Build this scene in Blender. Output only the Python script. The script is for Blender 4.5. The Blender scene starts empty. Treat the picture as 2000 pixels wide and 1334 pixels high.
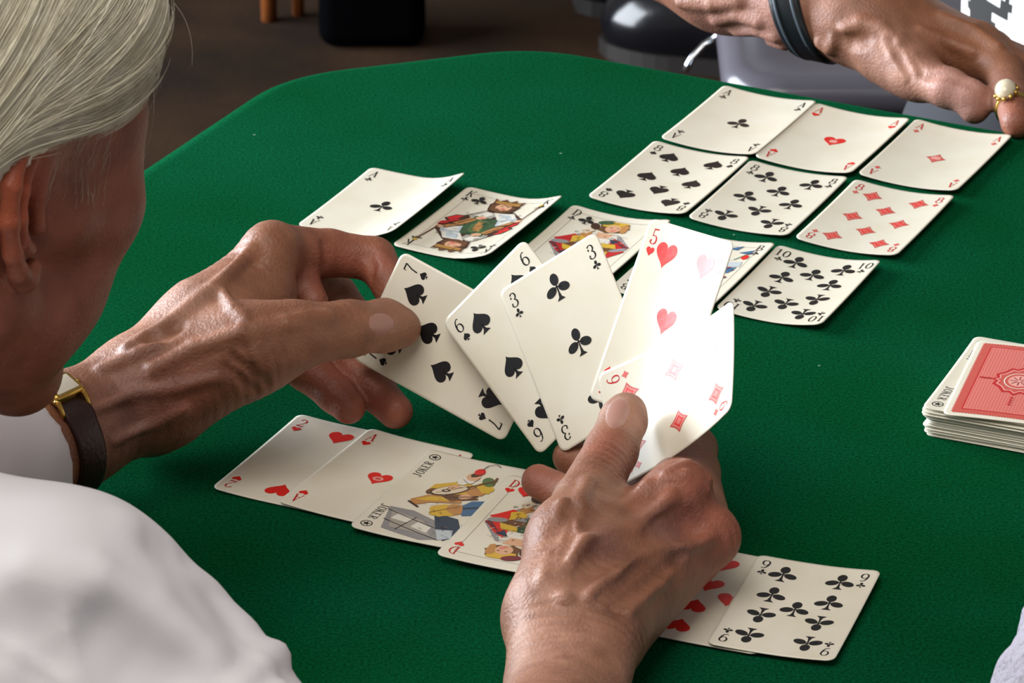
import bpy, bmesh, math, random
import numpy as np
from mathutils import Vector, Matrix
from mathutils.geometry import tessellate_polygon
random.seed(4); rng = np.random.default_rng(4)
scene = bpy.context.scene
COL = scene.collection

# ------------------------------------------------------------------ camera, light, exposure
TZ = 0.74                                  # height of the table top
W, H, FPX, CH, PITCH = 2000, 1334, 8970.0, 0.989, math.radians(24.725)
cp, sp = math.cos(PITCH), math.sin(PITCH)
CAM = np.array([0, 0, CH + TZ])
cam = bpy.data.objects.new('camera', bpy.data.cameras.new('camera')); COL.objects.link(cam)
cam.location = CAM; cam.rotation_euler = (math.pi/2 - PITCH, 0, 0)
cam.data.sensor_width = 36; cam.data.lens = FPX/W*36
cam.data.clip_start = 0.05; cam.data.clip_end = 50
cam.data.dof.use_dof = True; cam.data.dof.focus_distance = 2.2; cam.data.dof.aperture_fstop = 40
scene.camera = cam
vs = scene.view_settings
vs.view_transform = 'Standard'; vs.look = 'None'; vs.gamma = 1; vs.use_curve_mapping = False
vs.exposure = 0.18
world = bpy.data.worlds.new('room_light'); scene.world = world; world.use_nodes = True
world.node_tree.nodes['Background'].inputs[0].default_value = (1.0, 0.93, 0.86, 1)
world.node_tree.nodes['Background'].inputs[1].default_value = 0.17
def area(name, loc, target, sx, sy, power, color):
    L = bpy.data.lights.new(name, 'AREA'); L.shape = 'RECTANGLE'; L.size = sx; L.size_y = sy
    L.energy = power; L.color = color
    o = bpy.data.objects.new(name, L); COL.objects.link(o); o.location = loc
    d = Vector(target) - Vector(loc); o.rotation_euler = d.to_track_quat('-Z', 'Y').to_euler()
    return o
area('window_light', (-2.7, 3.82, 1.28), (-0.2, 3.45, 1.0), 2.75, 2.2, 330, (0.86, 0.93, 1.0))
area('ceiling_light', (-0.6, 1.1, 2.8), (-0.05, 1.95, 0.75), 1.7, 1.7, 34, (1.0, 0.94, 0.86))

# ------------------------------------------------------------------ geometry of the view
def ray(x, y):
    return np.array([(x-W/2)/FPX, 0, 0]) + np.array([0, cp, -sp]) + (H/2-y)/FPX*np.array([0, sp, cp])
def P(x, y, dep):                          # a point of the place at a given distance along the view
    return CAM + ray(x, y)*dep
def tab(x, y, z=0.0):                      # on the table top (z above it)
    d = ray(x, y); return CAM + d*((z-CH)/d[2])
FLOOR = -TZ
def S(r, g, b):
    f = lambda c: ((c/255+0.055)/1.055)**2.4 if c/255 > 0.04045 else c/255/12.92
    return (f(r), f(g), f(b), 1.0)

# ------------------------------------------------------------------ materials
def mat(name, color, rough=0.5, bump=None, noise=None, **kw):
    m = bpy.data.materials.new(name); m.use_nodes = True
    nt = m.node_tree; b = nt.nodes['Principled BSDF']
    b.inputs['Base Color'].default_value = color; b.inputs['Roughness'].default_value = rough
    for k, v in kw.items(): b.inputs[k.replace('_', ' ')].default_value = v
    tc = nt.nodes.new('ShaderNodeTexCoord')
    if noise:                              # (scale, second colour, detail)
        n = nt.nodes.new('ShaderNodeTexNoise'); n.inputs['Scale'].default_value = noise[0]; n.inputs['Detail'].default_value = noise[2]
        nt.links.new(tc.outputs['Object'], n.inputs['Vector'])
        mx = nt.nodes.new('ShaderNodeMix'); mx.data_type = 'RGBA'
        mx.inputs['A'].default_value = color; mx.inputs['B'].default_value = noise[1]
        mr = nt.nodes.new('ShaderNodeMapRange'); mr.inputs[1].default_value = 0.35; mr.inputs[2].default_value = 0.65
        nt.links.new(n.outputs['Fac'], mr.inputs[0]); nt.links.new(mr.outputs[0], mx.inputs['Factor'])
        nt.links.new(mx.outputs['Result'], b.inputs['Base Color'])
    if bump:                               # (scale, strength, distance)
        n = nt.nodes.new('ShaderNodeTexNoise'); n.inputs['Scale'].default_value = bump[0]; n.inputs['Detail'].default_value = 4
        nt.links.new(tc.outputs['Object'], n.inputs['Vector'])
        bp = nt.nodes.new('ShaderNodeBump'); bp.inputs['Strength'].default_value = bump[1]; bp.inputs['Distance'].default_value = bump[2]
        nt.links.new(n.outputs['Fac'], bp.inputs['Height']); nt.links.new(bp.outputs['Normal'], b.inputs['Normal'])
    return m

def felt_material():
    m = mat('green_felt', S(6, 70, 38), 0.95)
    nt = m.node_tree; b = nt.nodes['Principled BSDF']; N = nt.nodes; L = nt.links
    b.inputs['Specular IOR Level'].default_value = 0.0
    b.inputs['Sheen Weight'].default_value = 0.08; b.inputs['Sheen Roughness'].default_value = 0.5
    b.inputs['Sheen Tint'].default_value = S(60, 190, 130)
    tc = N.new('ShaderNodeTexCoord')
    n1 = N.new('ShaderNodeTexNoise'); n1.inputs['Scale'].default_value = 9; n1.inputs['Detail'].default_value = 6
    n2 = N.new('ShaderNodeTexNoise'); n2.inputs['Scale'].default_value = 650; n2.inputs['Detail'].default_value = 5
    for n in (n1, n2): L.new(tc.outputs['Object'], n.inputs['Vector'])
    r1 = N.new('ShaderNodeValToRGB'); r1.color_ramp.elements[0].position = .35; r1.color_ramp.elements[1].position = .68
    r1.color_ramp.elements[0].color = S(4, 64, 32); r1.color_ramp.elements[1].color = S(7, 72, 44)
    L.new(n1.outputs['Fac'], r1.inputs[0])
    r2 = N.new('ShaderNodeMapRange'); r2.inputs[1].default_value = .3; r2.inputs[2].default_value = .7; r2.inputs[3].default_value = .55; r2.inputs[4].default_value = 1.5
    L.new(n2.outputs['Fac'], r2.inputs[0])
    mu = N.new('ShaderNodeMix'); mu.data_type = 'RGBA'; mu.blend_type = 'MULTIPLY'; mu.inputs['Factor'].default_value = 1
    L.new(r1.outputs[0], mu.inputs['A']); L.new(r2.outputs[0], mu.inputs['B'])
    v = N.new('ShaderNodeTexVoronoi'); v.inputs['Scale'].default_value = 26       # lint specks
    L.new(tc.outputs['Object'], v.inputs['Vector'])
    c = N.new('ShaderNodeMath'); c.operation = 'LESS_THAN'; c.inputs[1].default_value = 0.022
    L.new(v.outputs['Distance'], c.inputs[0])
    c2 = N.new('ShaderNodeMath'); c2.operation = 'MULTIPLY'; c2.inputs[1].default_value = .55; L.new(c.outputs[0], c2.inputs[0])
    mx = N.new('ShaderNodeMix'); mx.data_type = 'RGBA'; mx.inputs['B'].default_value = S(140, 180, 160)
    L.new(c2.outputs[0], mx.inputs['Factor']); L.new(mu.outputs['Result'], mx.inputs['A'])
    L.new(mx.outputs['Result'], b.inputs['Base Color'])
    bp = N.new('ShaderNodeBump'); bp.inputs['Strength'].default_value = .3; bp.inputs['Distance'].default_value = .001
    L.new(n2.outputs['Fac'], bp.inputs['Height']); L.new(bp.outputs['Normal'], b.inputs['Normal'])
    return m

def skin_material(name, tint=(1, 1, 1), rough=0.52):
    m = mat(name, (.5, .3, .22, 1), rough)
    nt = m.node_tree; b = nt.nodes['Principled BSDF']; N = nt.nodes; L = nt.links
    at = N.new('ShaderNodeAttribute'); at.attribute_name = 'tone'
    tc = N.new('ShaderNodeTexCoord')
    n1 = N.new('ShaderNodeTexNoise'); n1.inputs['Scale'].default_value = 75; n1.inputs['Detail'].default_value = 5
    n2 = N.new('ShaderNodeTexNoise'); n2.inputs['Scale'].default_value = 260; n2.inputs['Detail'].default_value = 4; n2.inputs['Distortion'].default_value = 1.2
    for n in (n1, n2): L.new(tc.outputs['Object'], n.inputs['Vector'])
    r = N.new('ShaderNodeValToRGB'); r.color_ramp.elements[0].position = .32; r.color_ramp.elements[1].position = .7
    r.color_ramp.elements[0].color = (1.12, 1.05, 1.0, 1); r.color_ramp.elements[1].color = (.74, .64, .60, 1)
    L.new(n1.outputs['Fac'], r.inputs[0])
    mu = N.new('ShaderNodeMix'); mu.data_type = 'RGBA'; mu.blend_type = 'MULTIPLY'; mu.inputs['Factor'].default_value = .9
    L.new(at.outputs['Color'], mu.inputs['A']); L.new(r.outputs[0], mu.inputs['B'])
    L.new(mu.outputs['Result'], b.inputs['Base Color'])
    b.inputs['Subsurface Weight'].default_value = .12; b.inputs['Subsurface Radius'].default_value = (.006, .0022, .0012); b.inputs['Subsurface Scale'].default_value = .6
    b.inputs['Specular IOR Level'].default_value = .55
    v = N.new('ShaderNodeTexVoronoi'); v.inputs['Scale'].default_value = 620; L.new(tc.outputs['Object'], v.inputs['Vector'])
    ad = N.new('ShaderNodeMath'); ad.operation = 'MULTIPLY_ADD'; ad.inputs[1].default_value = .45
    L.new(v.outputs['Distance'], ad.inputs[0]); L.new(n2.outputs['Fac'], ad.inputs[2])
    bp = N.new('ShaderNodeBump'); bp.inputs['Strength'].default_value = .42; bp.inputs['Distance'].default_value = .0010
    L.new(ad.outputs[0], bp.inputs['Height']); L.new(bp.outputs['Normal'], b.inputs['Normal'])
    return m

M = {}
M['felt'] = felt_material()
M['card'] = mat('card_stock', S(238, 233, 217), .24, noise=(40, S(232, 226, 206), 3), bump=(900, .05, .0003))
M['card_edge'] = mat('card_edge', S(205, 200, 188), .6)
INK = dict(k=(22, 22, 24), r=(226, 40, 34), R=(196, 34, 38), w=(236, 232, 220), g=(58, 92, 60), G=(90, 120, 70), b=(70, 110, 150), B=(40, 60, 84),
           y=(220, 180, 60), o=(196, 140, 80), n=(110, 72, 44), N=(70, 44, 30), f=(226, 176, 140), s=(150, 148, 150), l=(196, 208, 214), p=(240, 170, 160),
           d=(206, 90, 80), e=(228, 128, 120), t=(176, 170, 160), c=(232, 214, 186), m=(120, 40, 50), h=(150, 60, 66))
for k, c in INK.items(): M['ink_'+k] = mat('ink_'+k, S(*c), .3)
M['skin'] = skin_material('aged_skin')
M['nail'] = mat('fingernail', S(172, 126, 114), .36, Subsurface_Weight=.1)
M['hair'] = mat('white_hair', S(246, 241, 220), .36, noise=(90, S(230, 222, 196), 3), Specular_IOR_Level=.5)
M['shirt'] = mat('white_shirt_cotton', S(218, 216, 222), .8, bump=(1400, .12, .0006), Sheen_Weight=.1)
M['trousers'] = mat('dark_trousers', S(36, 38, 46), .85)
M['leather'] = mat('brown_watch_strap', S(44, 20, 18), .38, bump=(420, .6, .0008))
M['gold'] = mat('gold', S(214, 176, 92), .24, Metallic=1.0)
M['glass'] = mat('watch_dial', S(230, 226, 210), .1)
M['black_strap'] = mat('black_strap', S(26, 30, 36), .35, bump=(300, .2, .0005))
M['strap_edge'] = mat('strap_edge', S(88, 100, 112), .4)
M['pearl'] = mat('pearl', S(232, 220, 192), .15, Coat_Weight=.6)
M['blouse'] = mat('white_blouse', S(216, 214, 210), .8)
M['blouse_print'] = mat('black_blouse_print', S(18, 16, 18), .8)
M['black_leather'] = mat('black_polished_leather', S(14, 14, 18), .18, bump=(60, .08, .002))
M['sole'] = mat('shoe_sole', S(30, 26, 24), .5)
M['grey'] = mat('grey_glossy_plastic', S(88, 85, 94), .22, bump=(30, .03, .002))
M['chrome'] = mat('chrome', S(215, 220, 228), .12, Metallic=1.0)
M['wood'] = mat('orange_brown_wood', S(150, 82, 36), .45, noise=(30, S(110, 58, 24), 5))
M['dark_wood'] = mat('dark_wood', S(60, 40, 28), .5, noise=(24, S(40, 26, 18), 5))
M['bag'] = mat('black_fabric', S(5, 5, 6), .95, Specular_IOR_Level=0.0)
M['grey_hair'] = mat('grey_brown_hair', S(120, 108, 96), .45, noise=(120, S(90, 78, 68), 3))
M['sleeve'] = mat('lavender_grey_terry', S(176, 172, 186), .95, bump=(500, .9, .002))
M['floor'] = mat('dark_brown_floor', S(48, 33, 21), .85, Specular_IOR_Level=0.08, noise=(6, S(30, 21, 15), 8), bump=(120, .3, .002))

# ------------------------------------------------------------------ object helpers
def new_obj(name, verts, faces, material=None, parent=None, smooth=True, origin=None):
    v = np.asarray(verts, float)
    o0 = np.zeros(3) if origin is None else np.asarray(origin, float)
    me = bpy.data.meshes.new(name)
    me.from_pydata((v - o0).tolist(), [], [tuple(int(i) for i in f) for f in faces])
    if smooth: me.polygons.foreach_set('use_smooth', [True]*len(me.polygons))
    if material: me.materials.append(material)
    o = bpy.data.objects.new(name, me); COL.objects.link(o); o.location = o0
    if parent is not None:
        o.parent = parent; o.location = o0 - np.array(world_loc(parent))
    return o
def world_loc(o):
    l = np.array(o.location)
    return l if o.parent is None else l + world_loc(o.parent)
def empty(name, loc):
    o = bpy.data.objects.new(name, None); COL.objects.link(o); o.location = loc; o.empty_display_size = .02; return o
def tag(o, label, cat, group=None):
    o['label'] = label; o['category'] = cat
    if group: o['group'] = group
    return o
def unit(v): v = np.asarray(v, float); return v/np.linalg.norm(v)

def tube(points, radii, seg=10, close=True):
    pts = np.asarray(points, float); n = len(pts)
    r = np.full(n, radii) if np.isscalar(radii) else np.asarray(radii)
    T = np.gradient(pts, axis=0); T /= np.linalg.norm(T, axis=1)[:, None]+1e-12
    a = np.array([0, 0, 1.0]) if abs(T[0][2]) < .9 else np.array([1.0, 0, 0])
    V = []; F = []
    for i in range(n):
        u = unit(np.cross(T[i], a)); w = np.cross(T[i], u); a = -w if np.dot(-w, a) > 0 else w
        for j in range(seg):
            t = 2*math.pi*j/seg; V.append(pts[i] + r[i]*(math.cos(t)*u + math.sin(t)*w))
    for i in range(n-1):
        for j in range(seg):
            k = (j+1) % seg; F.append((i*seg+j, i*seg+k, (i+1)*seg+k, (i+1)*seg+j))
    if close: F.append(tuple(range(seg))[::-1]); F.append(tuple(range((n-1)*seg, n*seg)))
    return np.array(V), F
def rbox(sx, sy, sz, r, seg=3):
    bm = bmesh.new(); bmesh.ops.create_cube(bm, size=1)
    bmesh.ops.scale(bm, vec=(sx, sy, sz), verts=bm.verts)
    bmesh.ops.bevel(bm, geom=bm.edges[:], offset=r, segments=seg, affect='EDGES', profile=.5)
    bm.verts.ensure_lookup_table()
    V = np.array([v.co[:] for v in bm.verts]); F = [[v.index for v in f.verts] for f in bm.faces]; bm.free()
    return V, F
def frame(V, o, x, y, z): return np.asarray(o) + V[:, :1]*x + V[:, 1:2]*y + V[:, 2:]*z

# ------------------------------------------------------------------ signed-distance bodies
class Body:
    """smooth unions of tapered limbs; meshed on a sparse grid into one continuous surface"""
    def __init__(s): s.ops = []
    def cap(s, a, b, r1, r2, k=.006, op='u'):
        s.ops.append((op, 'c', (np.asarray(a, np.float32), np.asarray(b, np.float32), r1, r2), k)); return s
    def chain(s, pts, k=.006, kin=.003):           # pts: (p, r)
        g = Body()
        for (a, r1), (b, r2) in zip(pts[:-1], pts[1:]): g.cap(a, b, r1, r2, kin)
        s.ops.append(('u', 'g', g, k)); return s
    def ell(s, c, R, rad, k=.01, op='u'):
        s.ops.append((op, 'e', (np.asarray(c, np.float32), np.asarray(R, np.float32), np.asarray(rad, np.float32)), k)); return s
    def sub(s, g, k=.006, op='u'): s.ops.append((op, 'g', g, k)); return s
    def cut(s, p, n, k=.002):                       # keep the side where (x-p).n < 0
        s.ops.append(('i', 'p', (np.asarray(p, np.float32), np.asarray(n, np.float32)), k)); return s
    def __call__(s, p):
        p = np.asarray(p, np.float32); d = None
        for op, kind, a, k in s.ops:
            if kind == 'c':
                ba = a[1]-a[0]; pa = p-a[0]
                h = np.clip(pa@ba/np.float32(ba@ba+1e-12), 0, 1)
                e = np.sqrt(((pa-h[:, None]*ba)**2).sum(1)) - (a[2]+(a[3]-a[2])*h).astype(np.float32)
            elif kind == 'e':
                q = (p-a[0])@a[1].T
                k0 = np.sqrt(((q/a[2])**2).sum(1)); k1 = np.sqrt(((q/a[2]**2)**2).sum(1))+1e-9
                e = k0*(k0-1)/k1
            elif kind == 'p': e = (p-a[0])@a[1]
            else: e = a(p)
            if d is None: d = e; continue
            if op == 'u':
                h = np.maximum(k-np.abs(d-e), 0)/k; d = np.minimum(d, e)-h*h*(k/4)
            elif op == 's':
                e = -e; h = np.maximum(k-np.abs(d-e), 0)/k; d = np.maximum(d, e)+h*h*(k/4)
            elif op == 'i':
                h = np.maximum(k-np.abs(d-e), 0)/k; d = np.maximum(d, e)+h*h*(k/4)
        return d
    def bounds(s):
        lo = np.full(3, 1e9); hi = -lo
        for op, kind, a, k in s.ops:
            if op != 'u': continue
            if kind == 'c': l = np.minimum(a[0]-a[2], a[1]-a[3]); h = np.maximum(a[0]+a[2], a[1]+a[3])
            elif kind == 'e': l = a[0]-a[2].max(); h = a[0]+a[2].max()
            elif kind == 'g': l, h = a.bounds()
            else: continue
            lo = np.minimum(lo, l); hi = np.maximum(hi, h)
        return lo, hi
def grad(fn, p, e=4e-4):
    ks = np.array([[1, -1, -1], [-1, -1, 1], [-1, 1, -1], [1, 1, 1]], np.float32)
    g = 0
    for k in ks: g = g + k*fn(p+k*np.float32(e))[:, None]
    return g/(np.linalg.norm(g, axis=1)[:, None]+1e-12)
def trace_many(fn, pts, d0):
    """first hit of the rays through view points (x, y) with a body"""
    R = np.array([ray(x, y) for x, y in pts]); R = R/np.linalg.norm(R, axis=1)[:, None]
    t = np.full(len(R), float(d0))
    for _ in range(70):
        e = fn((CAM+R*t[:, None]).astype(np.float32)).astype(float)
        t = np.minimum(t+np.where(e > 2e-5, e*.85, 0), 4.0)
        if (e < 2e-5).all(): break
    return CAM+R*t[:, None]
def trace(fn, px, py, d0): return trace_many(fn, [(px, py)], d0)[0]
def outward(fn, q, d, hi=.08):                     # distance from inside points q along d to the skin
    lo_ = np.full(len(q), .002); hi_ = np.full(len(q), hi)
    for _ in range(18):
        m_ = (lo_+hi_)/2; ins = fn((q+d*m_[:, None]).astype(np.float32)) < 0
        lo_ = np.where(ins, m_, lo_); hi_ = np.where(ins, hi_, m_)
    return lo_
OFF8 = np.array([[i, j, k] for i in (0, 1) for j in (0, 1) for k in (0, 1)])
def mesh_body(fn, vox, pad=.012, lo=None, hi=None, disp=None):
    if lo is None: lo, hi = fn.bounds()
    lo = np.asarray(lo)-pad; hi = np.asarray(hi)+pad
    lv = 5; s = vox*2**lv
    n = np.ceil((hi-lo)/s).astype(int)
    cells = np.stack(np.meshgrid(*[np.arange(k) for k in n], indexing='ij'), -1).reshape(-1, 3)
    for l in range(lv, 0, -1):
        s = vox*2**l
        d = fn((lo+(cells+.5)*s).astype(np.float32))
        cells = cells[np.abs(d) < s*.9+max(.004*l/lv, vox)]
        cells = (cells[:, None]*2+OFF8[None]).reshape(-1, 3)
    key = lambda c: (c[..., 0].astype(np.int64)*4096+c[..., 1])*4096+c[..., 2]
    cor = cells[:, None]+OFF8[None]
    ck = key(cor); uk, inv = np.unique(ck, return_inverse=True); inv = inv.reshape(ck.shape)
    uc = np.stack([uk//4096//4096, uk//4096 % 4096, uk % 4096], -1)
    val = fn((lo+uc*vox).astype(np.float32)).astype(np.float64)
    cv = val[inv]
    act = (cv.min(1) < 0) & (cv.max(1) >= 0)
    cells, cv = cells[act], cv[act]
    acc = np.zeros((len(cells), 3)); cnt = np.zeros(len(cells))
    for a in range(8):
        for ax, b in ((0, a | 4), (1, a | 2), (2, a | 1)):
            if b == a: continue
            va, vb = cv[:, a], cv[:, b]; m = (va < 0) != (vb < 0)
            t = np.where(m, va/np.where(m, va-vb, 1), 0)
            acc[m] += (OFF8[a]+t[:, None]*(OFF8[b]-OFF8[a]))[m]; cnt[m] += 1
    V = lo+(cells+acc/cnt[:, None])*vox
    kk = key(cells); order = np.argsort(kk); sk = kk[order]
    def find(c):
        q = key(c); i = np.clip(np.searchsorted(sk, q), 0, len(sk)-1); return np.where(sk[i] == q, order[i], -1)
    F = []
    for ax, b in ((0, 4), (1, 2), (2, 1)):
        m = (cv[:, 0] < 0) != (cv[:, b] < 0); c = cells[m]
        e1 = np.eye(3, dtype=int)[(ax+1) % 3]; e2 = np.eye(3, dtype=int)[(ax+2) % 3]
        q = np.stack([find(c), find(c-e1), find(c-e1-e2), find(c-e2)], -1)
        fl = cv[m, 0] < 0
        q = np.where(fl[:, None], q, q[:, ::-1]); F.append(q[(q >= 0).all(1)])
    F = np.concatenate(F)
    Vf = V.astype(np.float32)
    for _ in range(2):
        g = grad(fn, Vf); Vf = Vf-np.clip(fn(Vf), -vox, vox)[:, None]*g
    if disp is not None:
        g = grad(fn, Vf); Vf = Vf+g*disp(Vf.astype(float), g)[:, None].astype(np.float32)
    return Vf.astype(float), F
def body_obj(name, V, F, material, parent=None, tone=None, origin=None):
    o0 = np.zeros(3) if origin is None else np.asarray(origin, float)
    me = bpy.data.meshes.new(name); me.vertices.add(len(V)); me.vertices.foreach_set('co', (V-o0).ravel())
    me.loops.add(F.size); me.polygons.add(len(F))
    me.loops.foreach_set('vertex_index', F.ravel().astype(np.int32))
    me.polygons.foreach_set('loop_start', np.arange(0, F.size, 4, dtype=np.int32))
    me.update(calc_edges=True); me.validate()
    me.polygons.foreach_set('use_smooth', [True]*len(me.polygons))
    me.materials.append(material)
    if tone is not None:
        a = me.color_attributes.new('tone', 'FLOAT_COLOR', 'POINT')
        a.data.foreach_set('color', np.concatenate([tone, np.ones((len(V), 1))], 1).ravel())
    o = bpy.data.objects.new(name, me); COL.objects.link(o); o.location = o0
    if parent is not None: o.parent = parent; o.location = o0-np.array(world_loc(parent))
    return o
def noise3(p, scale, seed=0, octv=3):              # cheap smooth value noise from sines
    r = np.random.default_rng(seed); out = 0
    for o in range(octv):
        for _ in range(4):
            k = r.normal(size=3)*scale*2**o; out = out+np.sin(p@k+r.uniform(0, 6.28))*.5**o
    return out/4

# ------------------------------------------------------------------ the room: floor
o = new_obj('floor', [(-6, -3, 0), (6, -3, 0), (6, 9, 0), (-6, 9, 0)], [(0, 1, 2, 3)], M['floor'], smooth=False)
o['kind'] = 'structure'

# ------------------------------------------------------------------ the card table
TA = math.radians(-26.7)
EX = np.array([math.cos(TA), math.sin(TA), 0]); EY = np.array([-math.sin(TA), math.cos(TA), 0])
def table():
    x0, x1, y0, y1, c = -1.265, -.405, 1.456, 2.316, .115
    poly = [(x0, y1-c), (x0+c, y1), (x1-c, y1), (x1, y1-c), (x1, y0+c), (x1-c, y0), (x0+c, y0), (x0, y0+c)]
    pts = []; R = .055                                     # round every corner
    n = len(poly)
    for i in range(n):
        p, a, b = np.array(poly[i]), np.array(poly[i-1]), np.array(poly[(i+1) % n])
        d1 = unit(a-p); d2 = unit(b-p); t = .04
        for s in np.linspace(0, 1, 9):
            q = (1-s)**2*(p+d1*t)+2*s*(1-s)*p+s*s*(p+d2*t); pts.append(q)
    pts = np.array(pts); m = len(pts)
    nrm = np.array([unit(pts[(i+1) % m]-pts[i-1]) for i in range(m)]); nrm = np.stack([-nrm[:, 1], nrm[:, 0]], 1)  # outward
    cen = pts.mean(0)
    if ((pts-cen)*nrm).sum() < 0: nrm = -nrm
    def world(q, z): return q[:, :1]*EX+q[:, 1:]*EY+np.array([0, 0, TZ])+np.array([0, 0, 1])*z
    root = empty('card_table', np.array([*(cen[0]*EX+cen[1]*EY)[:2], 0]))
    rings = [(-.2, 0), (-.02, 0)]+[(-.02+.02*math.sin(t), -.02+.02*math.cos(t)) for t in np.linspace(.15, math.pi/2, 8)]+[(.001, -.05), (-.004, -.055)]
    V = []; F = []
    for off, z in rings: V.append(world(pts+nrm*off if off > -.1 else cen+(pts-cen)*.6, z))
    V = np.concatenate(V)
    for r in range(len(rings)-1):
        for i in range(m):
            j = (i+1) % m; F.append((r*m+i, (r+1)*m+i, (r+1)*m+j, r*m+j))
    V = np.concatenate([V, world(cen[None], 0)])
    for i in range(m): F.append((len(V)-1, i, (i+1) % m))
    f = new_obj('felt_cover', V, F, M['felt'], root)
    f['label'] = 'worn dark green felt stretched over the table top'
    V = np.concatenate([world(pts-nrm*.006, -.05), world(pts-nrm*.006, -.085)])
    F = [(i, m+i, m+(i+1) % m, (i+1) % m) for i in range(m)]+[tuple(range(m, 2*m))]
    new_obj('table_frame', V, F, M['dark_wood'], root, smooth=False)
    for sx, sy in ((x0+.13, y0+.13), (x1-.13, y0+.13), (x1-.13, y1-.13), (x0+.13, y1-.13)):
        b = sx*EX+sy*EY
        V, F = tube([b+[0, 0, 0], b+[0, 0, .3], b+[0, 0, .656]], [.017, .021, .025], 14)
        new_obj('leg', V, F, M['dark_wood'], root, origin=b)
    tag(root, 'square card table with cut corners and a dark green felt top', 'table')
table()

# ------------------------------------------------------------------ playing cards: print shapes (millimetres)
def arc(cx, cy, rx, ry, a0, a1, n=14):
    t = np.radians(np.linspace(a0, a1, n)); return [(cx+rx*math.cos(x), cy+ry*math.sin(x)) for x in t]
def ribbon(pts, w):                                       # Didone stroke: thick when upright, thin when level
    p = np.array(pts, float); d = np.gradient(p, axis=0); d /= np.linalg.norm(d, axis=1)[:, None]+1e-9
    wmin, wmax = (w, w) if np.isscalar(w) else w
    ww = wmin+(wmax-wmin)*np.abs(d[:, 1])**1.5
    n = np.stack([-d[:, 1], d[:, 0]], 1)*ww[:, None]/2
    L, R = p+n, p-n
    return [[L[i], L[i+1], R[i+1], R[i]] for i in range(len(p)-1)]
TH = (.045, .13)
SER = lambda x, y, h=.1: ([(x-h, y), (x+h, y)], .045)
GL = {
 'A': [([(.04, 0), (.31, 1)], .05), ([(.29, 1), (.56, 0)], .13), ([(.14, .34), (.46, .34)], .045), SER(.05, .02), SER(.56, .02, .12)],
 'K': [([(.13, 0), (.13, 1)], .13), ([(.15, .42), (.54, .98)], .05), ([(.27, .58), (.58, .02)], .12), SER(.13, .02, .13), SER(.13, .98, .13), SER(.58, .02), SER(.53, .98)],
 'D': [([(.13, 0), (.13, 1)], .12), (arc(.15, .5, .44, .48, -90, 90, 20), TH), ([(.02, .02), (.2, .02)], .045), ([(.02, .98), (.2, .98)], .045)],
 'B': [([(.13, 0), (.13, 1)], .12), (arc(.2, .75, .3, .23, -90, 90), TH), (arc(.2, .27, .36, .25, -90, 90), TH), ([(.02, .02), (.22, .02)], .045), ([(.02, .98), (.22, .98)], .045), ([(.13, .52), (.22, .52)], .045)],
 'J': [([(.4, 1), (.4, .25)], .13), (arc(.24, .24, .17, .22, 0, -170), TH), SER(.4, .98, .14)],
 'O': [(arc(.32, .5, .27, .48, 0, 360, 28), TH)],
 'E': [([(.13, 0), (.13, 1)], .13), ([(.02, .02), (.55, .02)], .05), ([(.02, .98), (.52, .98)], .05), ([(.13, .5), (.4, .5)], .05), ([(.55, .0), (.55, .24)], .05), ([(.52, .78), (.52, 1)], .05)],
 'R': [([(.13, 0), (.13, 1)], .13), (arc(.2, .75, .32, .23, -90, 90), TH), ([(.28, .52), (.58, .02)], .12), ([(.02, .02), (.24, .02)], .045), ([(.02, .98), (.22, .98)], .045)],
 '1': [([(.25, 0), (.25, 1)], .13), ([(.1, .84), (.25, .98)], .05), SER(.25, .02, .16)],
 '0': [(arc(.3, .5, .24, .48, 0, 360, 28), TH)],
 '2': [(arc(.3, .72, .24, .26, 165, -25), TH), ([(.53, .62), (.3, .3), (.06, .05)], .06), ([(.05, .04), (.56, .04)], .1), ([(.56, .02), (.56, .22)], .05)],
 '3': [(arc(.29, .75, .22, .23, 155, -80), TH), (arc(.28, .27, .27, .26, 80, -160), TH), (arc(.1, .68, .05, .05, 0, 360), .05), (arc(.08, .25, .05, .05, 0, 360), .05)],
 '5': [([(.12, .98), (.12, .52)], .06), ([(.1, .95), (.52, .99)], .1), (arc(.27, .3, .27, .28, 125, -160, 20), TH), (arc(.08, .24, .05, .05, 0, 360), .05)],
 '6': [(arc(.3, .3, .25, .29, 0, 360, 26), TH), ([(.06, .35), (.1, .62), (.22, .85), (.4, .97), (.52, .9)], (.05, .12))],
 '7': [([(.05, .93), (.56, .95)], .1), ([(.55, .93), (.34, .45), (.27, 0)], .1), ([(.06, .95), (.06, .76)], .05)],
 '8': [(arc(.3, .74, .2, .24, 0, 360, 24), TH), (arc(.3, .26, .26, .26, 0, 360, 24), TH)],
 '9': [(arc(.3, .7, .25, .29, 0, 360, 26), TH), ([(.54, .65), (.5, .38), (.38, .15), (.2, .03), (.08, .1)], (.05, .12))],
}
def text_polys(s, cx, cy, h, sx=.95, rot=0.):
    adv = .62 if len(s) < 3 else .74
    wd = adv*len(s); out = []
    c, sn = math.cos(rot), math.sin(rot)
    for i, ch in enumerate(s):
        for pts, w in GL[ch]:
            if len(pts) == 2: pts = [tuple(np.array(pts[0])*(1-t)+np.array(pts[1])*t) for t in (0, .5, 1)]
            for q in ribbon(pts, w):
                q = np.array(q); q = (q+[i*adv-wd/2, -.5])*[h*sx, h]
                out.append(np.stack([cx+q[:, 0]*c-q[:, 1]*sn, cy+q[:, 0]*sn+q[:, 1]*c], 1))
    return out
def heart():
    t = np.linspace(0, 2*math.pi, 44)[:-1]
    x = 16*np.sin(t)**3; y = 13*np.cos(t)-5*np.cos(2*t)-2*np.cos(3*t)-np.cos(4*t)
    return np.stack([x/31, (y+2.5)/29], 1)
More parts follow.
